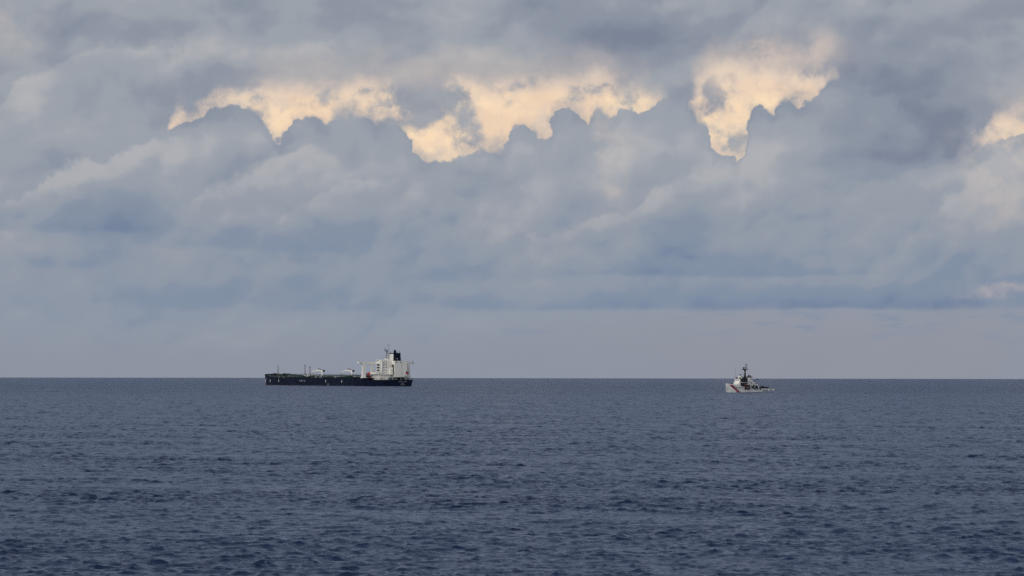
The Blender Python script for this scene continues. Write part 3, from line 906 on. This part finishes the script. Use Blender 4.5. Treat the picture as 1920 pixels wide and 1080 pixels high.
    T.box('louvre_hood', WHITE, -155.4, -149.6, -0.5, 1.4, 20.45, 21.9, parent=cs)
    T.box('dark_upright', DARK, -158.6, -157.4, -0.5, 0.2, 13.9, 25.2, parent=cs)  # narrow dark upright strip on the casing side
    T.box('door', DARK, -160.0, -159.2, -0.52, -0.44, 13.9, 15.9, parent=cs)
    for y in (-2.0, -7.6): T.box('floodlight', DARK, -161.1, -160.5, y - .5, y + .5, 27.6, 28.5, parent=cs)
    T.box('casing_base', GREEN, -158.0, -146.5, -8.6, -0.9, 7.46, 10.6)

    # aft mooring deck
    for x, y in ((-163, 7), (-163, -9), (-164, -1)):
        bm = NB(); bx(bm, x - 1.5, x + 1.5, y - 2.0, y + 2.0, 7.46, 8.0); tube(bm, (x, y - 1.8, 9.0), (x, y + 1.8, 9.0), 1.1, 1.1, 12)
        T.part('mooring_winch', bm, GREEN)
    for x, y in ((-167.5, 10), (-167.5, 2), (-167.5, -5), (-166, -13)):
        bm = NB()
        for d in (-.8, .8): tube(bm, (x, y + d, 7.46), (x, y + d, 9.0), 0.42, 0.42, 8)
        T.part('bollard', bm, GREY)
    for x, y, h in ((-160.5, 12, 9.6), (-161, 15, 9.2), (-162, 10.5, 10.0)):
        T.box('ventilator', WHITE, x - .6, x + .6, y - .6, y + .6, 7.46, h)
    railing(T, [(-151, 22.6, 7.4), (-160, half(-160, 1) - .3, 7.4), (-169.6, 18.4, 7.4), (-169.6, -18.4, 7.4), (-158, -half(-158, 1) + .3, 7.4)], 1.2, GREEN, None, 2.5, 0.07)
    T.box('poop_awning', GREEN, -169.0, -160.0, -15, 1, 10.3, 10.55)
    for y in (-14.5, -7, 0.5): T.pole('awning_post', GREEN, (-168.4, y, 7.46), (-168.4, y, 10.3), 0.18)
    T.box('stern_house', GREY, -168.2, -164.6, -12.6, -9.2, 10.56, 12.0, top=(.4, -.4, .4, -.4))
    T.pole('flagstaff', GREY, (-167.2, -11, 12.0), (-168.6, -11, 18.0), 0.14)
    bm = NB(); N = 8; rws = []
    for k in range(N + 1):
        t = k / N; yy = -11 - t * 3.4; dx = 0.35 * math.sin(t * 5.0)
        rws.append([(-168.55 + dx, yy, 17.8 - t * 1.6), (-168.0 + dx, yy, 14.6 - t * 0.7), (-167.96 + dx, yy, 14.6 - t * 0.7), (-168.51 + dx, yy, 17.8 - t * 1.6)])
    T.part('flag', loft(rws, closed=True), FLAG)
    T.box('rescue_ring_locker', RED, -146.4, -144.8, 24.0, 25.2, 9.65, 10.9)
    # lifeboat in its cradle on the port side
    T.part('lifeboat_davit', bx(bx(NB(), -140.2, -139.4, 21.0, 26.6, 9.65, 12.4), -133.6, -132.8, 21.0, 26.6, 9.65, 12.4), GREEN)
    lb = bpy.data.objects.new('lifeboat', None); COL.objects.link(lb)
    lb.matrix_world = T.m @ Matrix.Translation((-138.5, 23.4, 12.5))
    tag(lb, 'red enclosed lifeboat on its cradle beside the tanker wing pillar', 'lifeboat')
    rows = []
    for k in range(13):
        t = k / 12; x = -4.6 + 9.2 * t; w = 1.55 * (1 - abs(2 * t - 1) ** 2.6) ** .6 + 0.03
        rows.append([(x, w * math.cos(a) * (1 if math.sin(a) > -.2 else .8), 1.55 + (1.55 * math.sin(a) * (0.75 + .25 * (w / 1.55)))) for a in [i / 12 * 2 * math.pi for i in range(12)]])
    mesh_obj('hull', loft(rows, closed=True), RED, lb, True)
    mesh_obj('steering_cab', bx(NB(), -2.8, -1.0, -.8, .8, 2.9, 3.9, top=(.2, -.2, .15, -.15)), RED, lb)
    mesh_obj('rubbing_strake', bx(bx(NB(), -3.8, 3.8, 1.42, 1.62, 1.4, 1.6), -3.8, 3.8, -1.62, -1.42, 1.4, 1.6), MARK, lb)
    return T


tanker = build_tanker()


# ------------------------------------------------------------------ coast guard cutter
def build_cutter():
    C = Ship('patrol_cutter', 1400, (0, 0), 2265.0, R_(180 + 46),
             'small white coast guard patrol cutter with red bow stripe and black mast', 'ship')
    C.root.scale = (0.825, 1, 1); C.m = C.m @ Matrix.Diagonal((0.825, 1, 1, 1))

    def dz(x):
        if x > -1: return 4.3 + 2.5 * ((x + 1) / 33.0) ** 1.5
        return 3.1

    def half(x, l):
        bow = 28.5 + 3.8 * l
        if x > -4:
            t = min((x + 4) / (bow + 4), 1)
            return max((4.7 + .5 * l) * (1 - t ** (1.9 + .9 * l)) ** .9, 0.02)
        t = (-4 - x) / 28.0
        return (4.7 + .5 * l) - t * t * (1.6 - .9 * l)
    xs = [-25, -23, -20, -15, -10, -4, -1.2, -1.19, 3, 7, 11, 15, 18, 21, 23.5, 25.5, 27, 28.3, 29.3, 30.2, 31, 31.6, 32.2]
    lv = [0, .3, .45, .7, 1.0]
    rows = []
    for x in xs:
        d = dz(x) if x > -1.195 else 3.1
        z = [-2.0, -0.2, .7, d * .6, d]
        p = [(x, half(x, l), q) for l, q in zip(lv, z)]
        rows.append([(a, -b, c) for a, b, c in p[::-1]] + p)
    hull = C.part('hull', loft(rows), CREAM)
    C.part('main_deck', loft([[(x, -half(x, 1) + .05, dz(x) + .02), (x, half(x, 1) - .05, dz(x) + .02)] for x in xs if x > -1.195], cap0=False, cap1=False), GREY)
    for sg in (1, -1):
        wl = [[(x, sg * (half(x, l) + .02), q) for l, q in ((.3, -.2), (.34, .28))] for x in xs if x > -24]
        C.part('boot_topping', loft(wl, cap0=False, cap1=False), DARK, hull)
        # raised bulwark at the bow
        bw = []
        for x in [u for u in xs if u >= 21]:
            y = half(x, 1) * sg; h = .75
            bw.append([(x, y, dz(x)), (x + .15, y * 1.01, dz(x) + h), (x - .05, y * .96, dz(x) + h), (x - .1, y * .96, dz(x) + .05)])
        C.part('bulwark', loft(bw, closed=True), CREAM, hull)
        # the slanting stripe: wide red bar, thin blue one behind it
        for nm, mt, xt, wd in (('red_stripe', STRIPE, 29.0, 2.7), ('blue_stripe', BLUE, 25.4, .7)):
            st = []
            for k in range(11):
                t = k / 10; z = dz(xt) - .12 - t * (dz(xt) - .15)
                x0 = xt - t * 10.5
                row = []
                for x in (x0, x0 - wd * .5, x0 - wd):
                    d = dz(x); fz = [-.2, .7, d * .6, d]; fl = [.3, .45, .7, 1.0]
                    for a in range(3):
                        if fz[a] <= z <= fz[a + 1] + 1e-6:
                            u = (z - fz[a]) / (fz[a + 1] - fz[a]); yy = half(x, fl[a]) * (1 - u) + half(x, fl[a + 1]) * u; break
                    else: yy = half(x, 1.0)
                    row.append((x, sg * (yy + .05), z))
                st.append(row)
            C.part(nm, loft(st, cap0=False, cap1=False), mt, hull)
        C.part('anchor', bx(tube(NB(), (30.2, sg * (half(30.2, .8) + .12), 3.0), (29.8, sg * (half(29.8, .6) + .1), 4.6), .12, .12, 6), 29.6, 30.6, sg * (half(30, .7) + .05) - .1, sg * (half(30, .7) + .05) + .1, 2.7, 3.1), DARK, hull)
    # hull lettering on the port side
    cu = bpy.data.curves.new('lettering', 'FONT'); cu.body = 'U.S. COAST GUARD'; cu.size = 1.15; cu.extrude = 0.01
    tmp = bpy.data.objects.new('lettering', cu); COL.objects.link(tmp)
    me = bpy.data.meshes.new_from_object(tmp.evaluated_get(bpy.context.evaluated_depsgraph_get()))
    bpy.data.objects.remove(tmp)
    me.materials.clear(); me.materials.append(principled('black_lettering_paint', (.03, .03, .035), .6))
    tx = bpy.data.objects.new('hull_lettering', me); COL.objects.link(tx); tx.parent = C.root
    x0, x1 = 21.6, 11.6
    y0, y1 = half(x0, .8) + .16, half(x1, .8) + .16
    ang = math.atan2(y1 - y0, x1 - x0)
    tx.rotation_euler = (R_(90), 0, ang); tx.location = (x0, y0 + .1, 3.5)
    tx.parent = hull

    # recess in the hull side with a boat stowed in it
    C.box('boat_recess', DARK, 2.4, 10.6, 5.0, 5.19, 2.5, 4.35, parent=hull)
    # line of freeing ports / side openings under the flight deck edge
    for x, w, z in ((-3.6, 2.6, 2.35), (-7.4, 1.0, 2.2), (-9.4, 1.0, 2.2), (-13.0, 3.4, 2.2)):
        C.box('side_opening', DARK, x - w, x, half(x, .9) - .25, half(x, 1.0) + .03, z, z + .75, parent=hull)
    # superstructure
    dk = C.box('bridge_house', CREAM, 3.0, 16.2, -2.7, 2.9, 4.5, 8.3, top=(0, -.5, 0, 0))
    br = C.box('wheelhouse', CREAM, 5.2, 14.8, -2.7, 2.9, 8.3, 11.0, top=(0, -.3, 0, 0))
    for y in (-1.8, -.9, 0, .9, 1.8):
        C.box('bridge_window', GLASS, 14.4, 14.8, y - .3, y + .3, 9.9, 10.4, parent=br)
    for x in (13.2, 11.6, 10.0, 8.4, 6.8):
        C.box('bridge_window', GLASS, x - .65, x + .65, 2.8, 2.98, 9.4, 10.4, parent=br)
    C.box('bridge_roof', DARK, 4.6, 14.2, -3.9, 3.9, 11.02, 11.25)
    C.box('bridge_wing', CREAM, 9.0, 13.8, 3.5, 5.0, 8.15, 8.35, parent=br)
    C.box('bridge_wing', CREAM, 9.0, 13.8, -5.0, -3.5, 8.15, 8.35, parent=br)
    C.box('bridge_side_shade', DARK, 3.6, 13.9, 3.0, 3.15, 8.5, 10.9, parent=br)  # dark sheet added to put shade on the port side of the wheelhouse
    C.box('boat_deck_shade', DARK, 3.2, 13.4, 2.92, 3.05, 4.55, 8.1, parent=dk)  # dark panel painting the shade behind the stowed boat, no real opening
    for x in (14.0, 11.0, 8.0, 5.0): C.box('window', GREY, x - .4, x + .4, 3.02, 3.12, 6.6, 7.4, parent=dk)
    C.box('front_house', CREAM, 16.0, 19.2, -2.6, 2.6, 5.2, 7.2, top=(0, -1.0, .2, -.2))
    gn = C.part('deck_gun', tube(ball(tube(NB(), (22.5, 0, 5.6), (22.5, 0, 6.8), .9, .7, 10), (22.5, 0, 7.0), .9, .8, .7), (22.8, 0, 7.1), (25.6, 0, 7.6), .09, .07, 6), DARK, None, True)
    C.part('windlass', bx(tube(NB(), (26.5, -.8, 6.9), (26.5, .8, 6.9), .5, .5, 8), 25.8, 27.2, -1, 1, 6.0, 6.5), DARK)
    C.box('aft_house', CREAM, -12.5, 2.8, -3.0, 3.0, 4.0, 6.9)
    C.box('upper_house', CREAM, -6.0, 4.8, -2.6, 2.6, 6.9, 9.9, top=(.4, 0, 0, 0))
    C.box('door', DARK, 1.6, 2.4, 2.56, 2.66, 7.0, 9.0)
    for x in (-2.0, -5.0, -8.0, -11.0): C.box('window', GLASS, x - .35, x + .35, 2.95, 3.06, 5.4, 6.1)
    C.box('bridge_roof_house', CREAM, 8.6, 11.4, -1.4, 1.4, 11.26, 13.2)
    C.box('searchlight', DARK, 12.6, 13.4, 1.2, 2.0, 11.26, 12.4); C.box('searchlight', DARK, 12.6, 13.4, -2.0, -1.2, 11.26, 12.6)
    C.part('radar_tripod', tube(tube(tube(NB(), (10.8, 1, 13.2), (10, .2, 14.6), .1, .1, 6), (9.0, 1, 13.2), (10, .2, 14.6), .1, .1, 6), (10, -1.2, 14.7), (10, 1.6, 14.7), .2, .2, 6), DARK)
    C.box('mast_base', DARK, .4, 5.4, -1.6, 1.6, 9.95, 11.9, top=(.6, -.6, .3, -.3))
    C.box('signal_box', DARK, 6.0, 8.4, -2.2, 2.4, 11.26, 12.4)
    # mast
    ms = C.part('mast', tube(NB(), (3.0, 0, 11.0), (2.6, 0, 19.2), 1.0, .75, 10), DARK, None, True)
    C.box('mast_platform', DARK, .6, 5.0, -1.7, 1.7, 18.3, 18.9, parent=ms)
    C.part('mast_dome', ball(tube(NB(), (3.9, -.6, 18.9), (3.9, -.6, 20.0), .55, .5, 8), (3.9, -.6, 20.2), .7, .7, .5), DARK, ms, True)
    C.pole('topmast', DARK, (2.2, .4, 18.9), (1.8, .6, 24.0), .2, .1, parent=ms)
    for z, l in ((22.4, 1.5), (20.6, 2.3)):
        C.pole('yard', DARK, (1.9, -l * .5, z), (1.9, l, z + .15), .11, parent=ms, n=6)
    C.box('mast_radar', DARK, 1.0, 2.2, .2, 1.8, 22.2, 22.7, parent=ms)
    for x, y in ((3.0, .5), (1.2, 1.2), (1.2, -1.0), (2.2, 1.6)): C.pole('mast_aerial', DARK, (x, y, 18.9), (x, y, 21.2), .09, parent=ms, n=6)
    C.part('mast_lamp', ball(NB(), (3.8, .3, 16.2), .42, .42, .42), MARK, ms, True)
    for p, q in (((3.9, .2, 14.6), .3), ((3.9, .2, 13.4), .3)): C.part('mast_lamp', ball(NB(), p, q, q, q), GREY, ms)
    C.pole('whip_aerial', GREY, (15.0, -1.6, 11.0), (15.0, -1.6, 21.0), .10, .06)
    C.pole('whip_aerial', GREY, (6.8, 0.4, 11.0), (6.8, 0.4, 18.6), .05, .04)
    C.pole('jackstaff', GREY, (31.4, 0, 6.9), (31.4, 0, 10.6), .07)
    for a, b in (((2.2, .2, 22.5), (-12, 0, 7.0)), ((2.2, .2, 22.5), (26, 0, 7))): C.pole('rigging_line', GREY, a, b, .025, n=4)
    # stack
    stk = C.part('stack', loft([[(a, b, z) for a, b in ((-4.6 + s, -1.7), (-1.2 + s, -1.7), (-.4 + s, -.9), (-.4 + s, .9), (-1.2 + s, 1.7), (-4.6 + s, 1.7))] for z, s in ((9.0, 0), (12.3, -.5))], closed=True), CREAM)
    C.box('stack_cap', DARK, -6.0, -.4, -2.0, 2.0, 12.3, 13.0, parent=stk)
    for x, y in ((-2, .6), (-3.2, -.6), (-4.4, .5)): C.pole('exhaust_pipe', DARK, (x, y, 13.0), (x - .5, y, 14.3), .42, .36, parent=stk)
    C.box('stack_vent', GREY, -3.6, -2.4, 1.66, 1.78, 11.0, 11.7, parent=stk)
    # crane boom aft of the stack
    kp = C.pole('crane_post', GREY, (-9.0, 1.0, 6.9), (-9.0, 1.0, 9.6), .45, .4)
    C.pole('crane_boom', DARK, (-9.0, 1.0, 8.2), (-13.2, 1.6, 10.9), .28, .22)
    C.pole('crane_boom', DARK, (-13.2, 1.6, 10.9), (-16.4, 2.0, 10.1), .3, .2)
    # clutter on the after house
    for x, y, z0, w, h, mt in ((-7.4, 1.6, 6.92, .9, 1.7, CREAM), (-6.2, 2.3, 6.92, .5, 1.0, DARK), (-10.6, 2.0, 6.92, .7, .9, DARK), (-11.8, .8, 6.92, .5, 1.3, CREAM), (-13.4, 1.8, 3.3, .9, 2.0, GREY),
                               (-15.2, 2.2, 3.3, .8, 1.4, DARK), (-12.8, 3.6, 3.3, .5, 1.8, CREAM), (-9.8, 3.7, 3.3, .45, 2.2, DARK), (-6.6, 3.7, 3.3, .5, 1.6, GREY)):
        C.box('deck_locker', mt, x - w, x + w, y - w * .8, y + w * .8, z0, z0 + h)
    for x, y in ((-5.4, 2.9), (-8.4, 2.9), (-.6, 2.9)):
        C.part('life_raft_canister', tube(NB(), (x - .8, y, 7.5), (x + .8, y, 7.5), .45, .45, 10), MARK, None, True)
    railing(C, [(2.6, 2.95, 6.9), (-12.4, 2.95, 6.9), (-12.4, -2.95, 6.9)], 1.0, GREY, None, 1.8, .03)
    railing(C, [(4.8, 2.5, 9.9), (-5.6, 2.5, 9.9)], 1.0, GREY, None, 1.8, .03)
    for x, y, z0, w, h in ((.6, 3.0, 4.3, 1.2, 1.9), (-3.4, 3.0, 4.2, .8, 1.4), (-6.6, 3.0, 4.2, 1.0, 2.0), (-9.6, 3.0, 4.2, .7, 1.6), (-1.2, 2.6, 7.3, .6, 1.7), (-3.6, 2.6, 7.2, .5, 1.2)):
        C.box('side_opening', DARK, x - w, x + w, y - .05, y + .07, z0, z0 + h)
    for x, y, z, l in ((-4.6, 3.4, 3.4, 1.6), (-8.2, 3.6, 3.4, 1.9), (-11.4, 3.5, 3.4, 1.5)):
        C.part('stowed_gear', ball(bx(NB(), x - l * .5, x + l * .5, y - .4, y + .4, z, z + .9), (x, y, z + 1.1), l * .6, .5, .5, 8, 6), TARP)
    # flight deck with its overhanging edge and nets
    fd = C.part('flight_deck', prism(NB(), [(-1.3, -5.0), (-1.3, 5.0), (-28, 5.3), (-35.5, 4.9), (-35.5, -4.9), (-28, -5.3)], 'z', 3.14, 3.42), DARK)
    C.part('deck_edge', prism(NB(), [(-15.6, 5.05), (-15.6, 5.32), (-28, 5.42), (-36.0, 5.05), (-36.0, 4.7), (-28, 5.1)], 'z', 1.5, 3.12), CREAM, fd)
    C.part('deck_edge', prism(NB(), [(-15.6, -5.05), (-15.6, -5.32), (-28, -5.42), (-36.0, -5.05), (-36.0, -4.7), (-28, -5.1)], 'z', 1.5, 3.12), CREAM, fd)
    C.box('stern_frame', CREAM, -36.2, -35.8, -5.0, 5.0, 2.5, 3.4, parent=fd)
    for x, w in ((-17.6, 2.6), (-22.0, 2.6), (-28.5, 1.3), (-30.4, 1.3)):
        C.box('edge_opening', DARK, x - w, x, 5.2, 5.46, 1.55 if x > -25 else 1.7, 2.2 if x > -25 else 2.3, parent=fd)
    C.part('net_strut', tube(tube(NB(), (-32, 5.0, 2.5), (-35.4, 5.2, 1.6), .1, .1, 6), (-35.4, 5.2, 1.6), (-36.0, 5.0, 2.6), .1, .1, 6), CREAM, fd)
    # dark covered load on the flight deck
    ld = bpy.data.objects.new('covered_cargo', None); COL.objects.link(ld)
    ld.matrix_world = C.m @ Matrix.Translation((-25.0, 1.2, 3.42)); tag(ld, 'dark tarpaulin covered load lashed on the cutter flight deck', 'cargo')
    rows = []; rg = random.Random(9)
    for k in range(13):
        t = k / 12; x = 5.4 - 10.6 * t; hh = 1.15 + .75 * math.exp(-((t - .32) / .16) ** 2) + rg.uniform(-.1, .12); w = 1.5 + rg.uniform(-.12, .12)
        rows.append([(x, -w, 0), (x, -w * .9, hh * .7), (x, -w * .35, hh), (x, w * .3, hh * .96), (x, w * .9, hh * .66), (x, w, 0)])
    mesh_obj('tarpaulin', loft(rows, closed=True), TARP, ld)
    mesh_obj('end_post', tube(NB(), (-5.3, 1.4, 0), (-5.3, 1.4, 2.3), .14, .14, 6), DARK, ld)
    mesh_obj('end_post', tube(NB(), (-5.3, -1.4, 0), (-5.3, -1.4, 2.3), .14, .14, 6), DARK, ld)

    # boats carried by the cutter
    def small_boat(loc, label, tube_mat, L, yaw=0.0):
        b = bpy.data.objects.new('inflatable_boat', None); COL.objects.link(b)
        b.matrix_world = C.m @ Matrix.Translation(loc) @ Matrix.Rotation(yaw, 4, 'Z'); tag(b, label, 'boat', 'boats carried by the cutter')
        rows = []
        for k in range(9):
            t = k / 8; x = -L / 2 + L * t; w = 1.0 * (1 - max(0, t - .55) ** 2 * 4.2) + .03; lift = .5 * t * t
            rows.append([(x, -w, .7 + lift), (x, 0, 0.05 + lift * .7), (x, w, .7 + lift)])
        mesh_obj('hull', loft(rows, closed=True), tube_mat, b)
        pts = [(-L / 2, 1.0, .8), (0, 1.05, .85), (L * .25, .95, 1.0), (L * .42, .5, 1.2), (L * .5, 0, 1.3), (L * .42, -.5, 1.2), (L * .25, -.95, 1.0), (0, -1.05, .85), (-L / 2, -1.0, .8)]
        mesh_obj('inflatable_tube', path_tube(NB(), pts, .3, 8), RUBBER if tube_mat is RED else RED, b, True)
        mesh_obj('console', bx(NB(), -.6, .2, -.4, .4, .6, 1.7, top=(.1, -.2, 0, 0)), GREY, b)
        mesh_obj('outboard_motor', bx(NB(), -L / 2 - .5, -L / 2 + .1, -.3, .3, .5, 1.5), DARK, b)
        return b
    small_boat((6.6, 4.75, 5.05), 'dark red inflatable boat stowed under the cutter bridge wing', RED, 6.6)
    C.box('boat_cradle', DARK, 3.4, 10.2, 3.4, 5.1, 4.5, 5.0)
    small_boat((6.4, 5.75, 2.6), 'grey and red inflatable boat hung in the cutter hull recess', RED, 6.0)
    C.part('boat_fall', tube(tube(NB(), (8.4, 5.3, 3.4), (8.4, 5.0, 5.0), .06, .06, 5), (4.4, 5.3, 3.4), (4.4, 5.0, 5.0), .06, .06, 5), DARK)
    C.part('davit_arm', path_tube(NB(), [(4.4, 3.2, 8.4), (3.0, 4.2, 7.6), (2.0, 4.8, 5.4)], .16, 6), CREAM)
    return C


cutter = build_cutter()


# ------------------------------------------------------------------ foam at the ships
def foam_material():
    m = bpy.data.materials.new('sea_foam'); m.use_nodes = True
    g = G(m.node_tree); b = g.n['Principled BSDF']
    tc = g.n.new('ShaderNodeTexCoord'); geo = g.n.new('ShaderNodeNewGeometry')
    n = g.noise(E(g, geo.outputs['Position']), 0.09, 6, 0.7)
    uv = g.sep(E(g, tc.outputs['UV']))
    edge = g.ss(0.0, 0.45, uv[1]) * g.ss(1.0, 0.55, uv[1]) * g.ss(0.0, 0.12, uv[0]) * g.ss(1.0, 0.88, uv[0])
    g.put(b.inputs['Alpha'], g.ss(0.42, 0.58, n) * edge * 0.95)
    b.inputs['Base Color'].default_value = (0.62, 0.66, 0.72, 1); b.inputs['Roughness'].default_value = 0.9
    return m


FOAM = foam_material()


def foam_strip(M, pts, width, lift, parent_name='foam_streak'):
    """ribbon of foam lying on the water along pts (ship or world coordinates)"""
    bm = NB(); uvl = bm.loops.layers.uv.new('UVMap'); rows = []
    n = len(pts)
    for i, p in enumerate(pts):
        a = Vector(pts[max(i - 1, 0)]); b = Vector(pts[min(i + 1, n - 1)])
        t = (b - a).normalized(); s = Vector((-t.y, t.x, 0)) * width * .5
        rows.append((bm.verts.new(Vector(p) + s), bm.verts.new(Vector(p) - s)))
    for i in range(n - 1):
        f = bm.faces.new((rows[i][0], rows[i + 1][0], rows[i + 1][1], rows[i][1]))
        for l, (u, v) in zip(f.loops, ((i / (n - 1), 0), ((i + 1) / (n - 1), 0), ((i + 1) / (n - 1), 1), (i / (n - 1), 1))): l[uvl].uv = (u, v)
    o = mesh_obj(parent_name, bm, FOAM)
    o.matrix_world = M @ Matrix.Translation((0, 0, lift))
    return o


o = foam_strip(tanker.m, [(120 - i * 6, 31.0 + 0.6 * math.sin(i * 1.3), 0) for i in range(44)], 3.0, 0.45)
tag(o, 'thin foam along the waterline of the tanker hull', 'foam', kind='stuff')
o = foam_strip(tanker.m, [(-140 - i * 3, 24 - i * 2.2, 0) for i in range(18)], 5.0, 0.5)
tag(o, 'churned foam under the tanker stern', 'foam', kind='stuff')
# old wake left on the swell behind the stern
for x0, x1, yy, w in ((815, 912, 722.6, 26.0), (900, 1010, 724.0, 20.0), (778, 826, 723.4, 16.0)):
    pts = []
    for k in range(25):
        px = x0 + (x1 - x0) * k / 24
        d = ray(px, yy + 0.5 * math.sin(k)); t = 3350.0 if x0 < 850 else 3250.0
        h = Vector((d.x, d.y, 0)).normalized() * (t + 20 * math.sin(k * .9)); pts.append((h.x, h.y, sea_z(h.length)))
    o = foam_strip(Matrix.Identity(4), pts, w, 0.4)
    tag(o, 'faint streak of old wake foam trailing behind the tanker', 'foam', 'wake foam behind the tanker', kind='stuff')
o = foam_strip(cutter.m, [(31 - i * 2.5, 0.4 + 5.0 * min(1, i / 9), 0) for i in range(23)], 1.0, 0.25)
tag(o, 'thin foam along the waterline of the cutter hull', 'foam', kind='stuff')
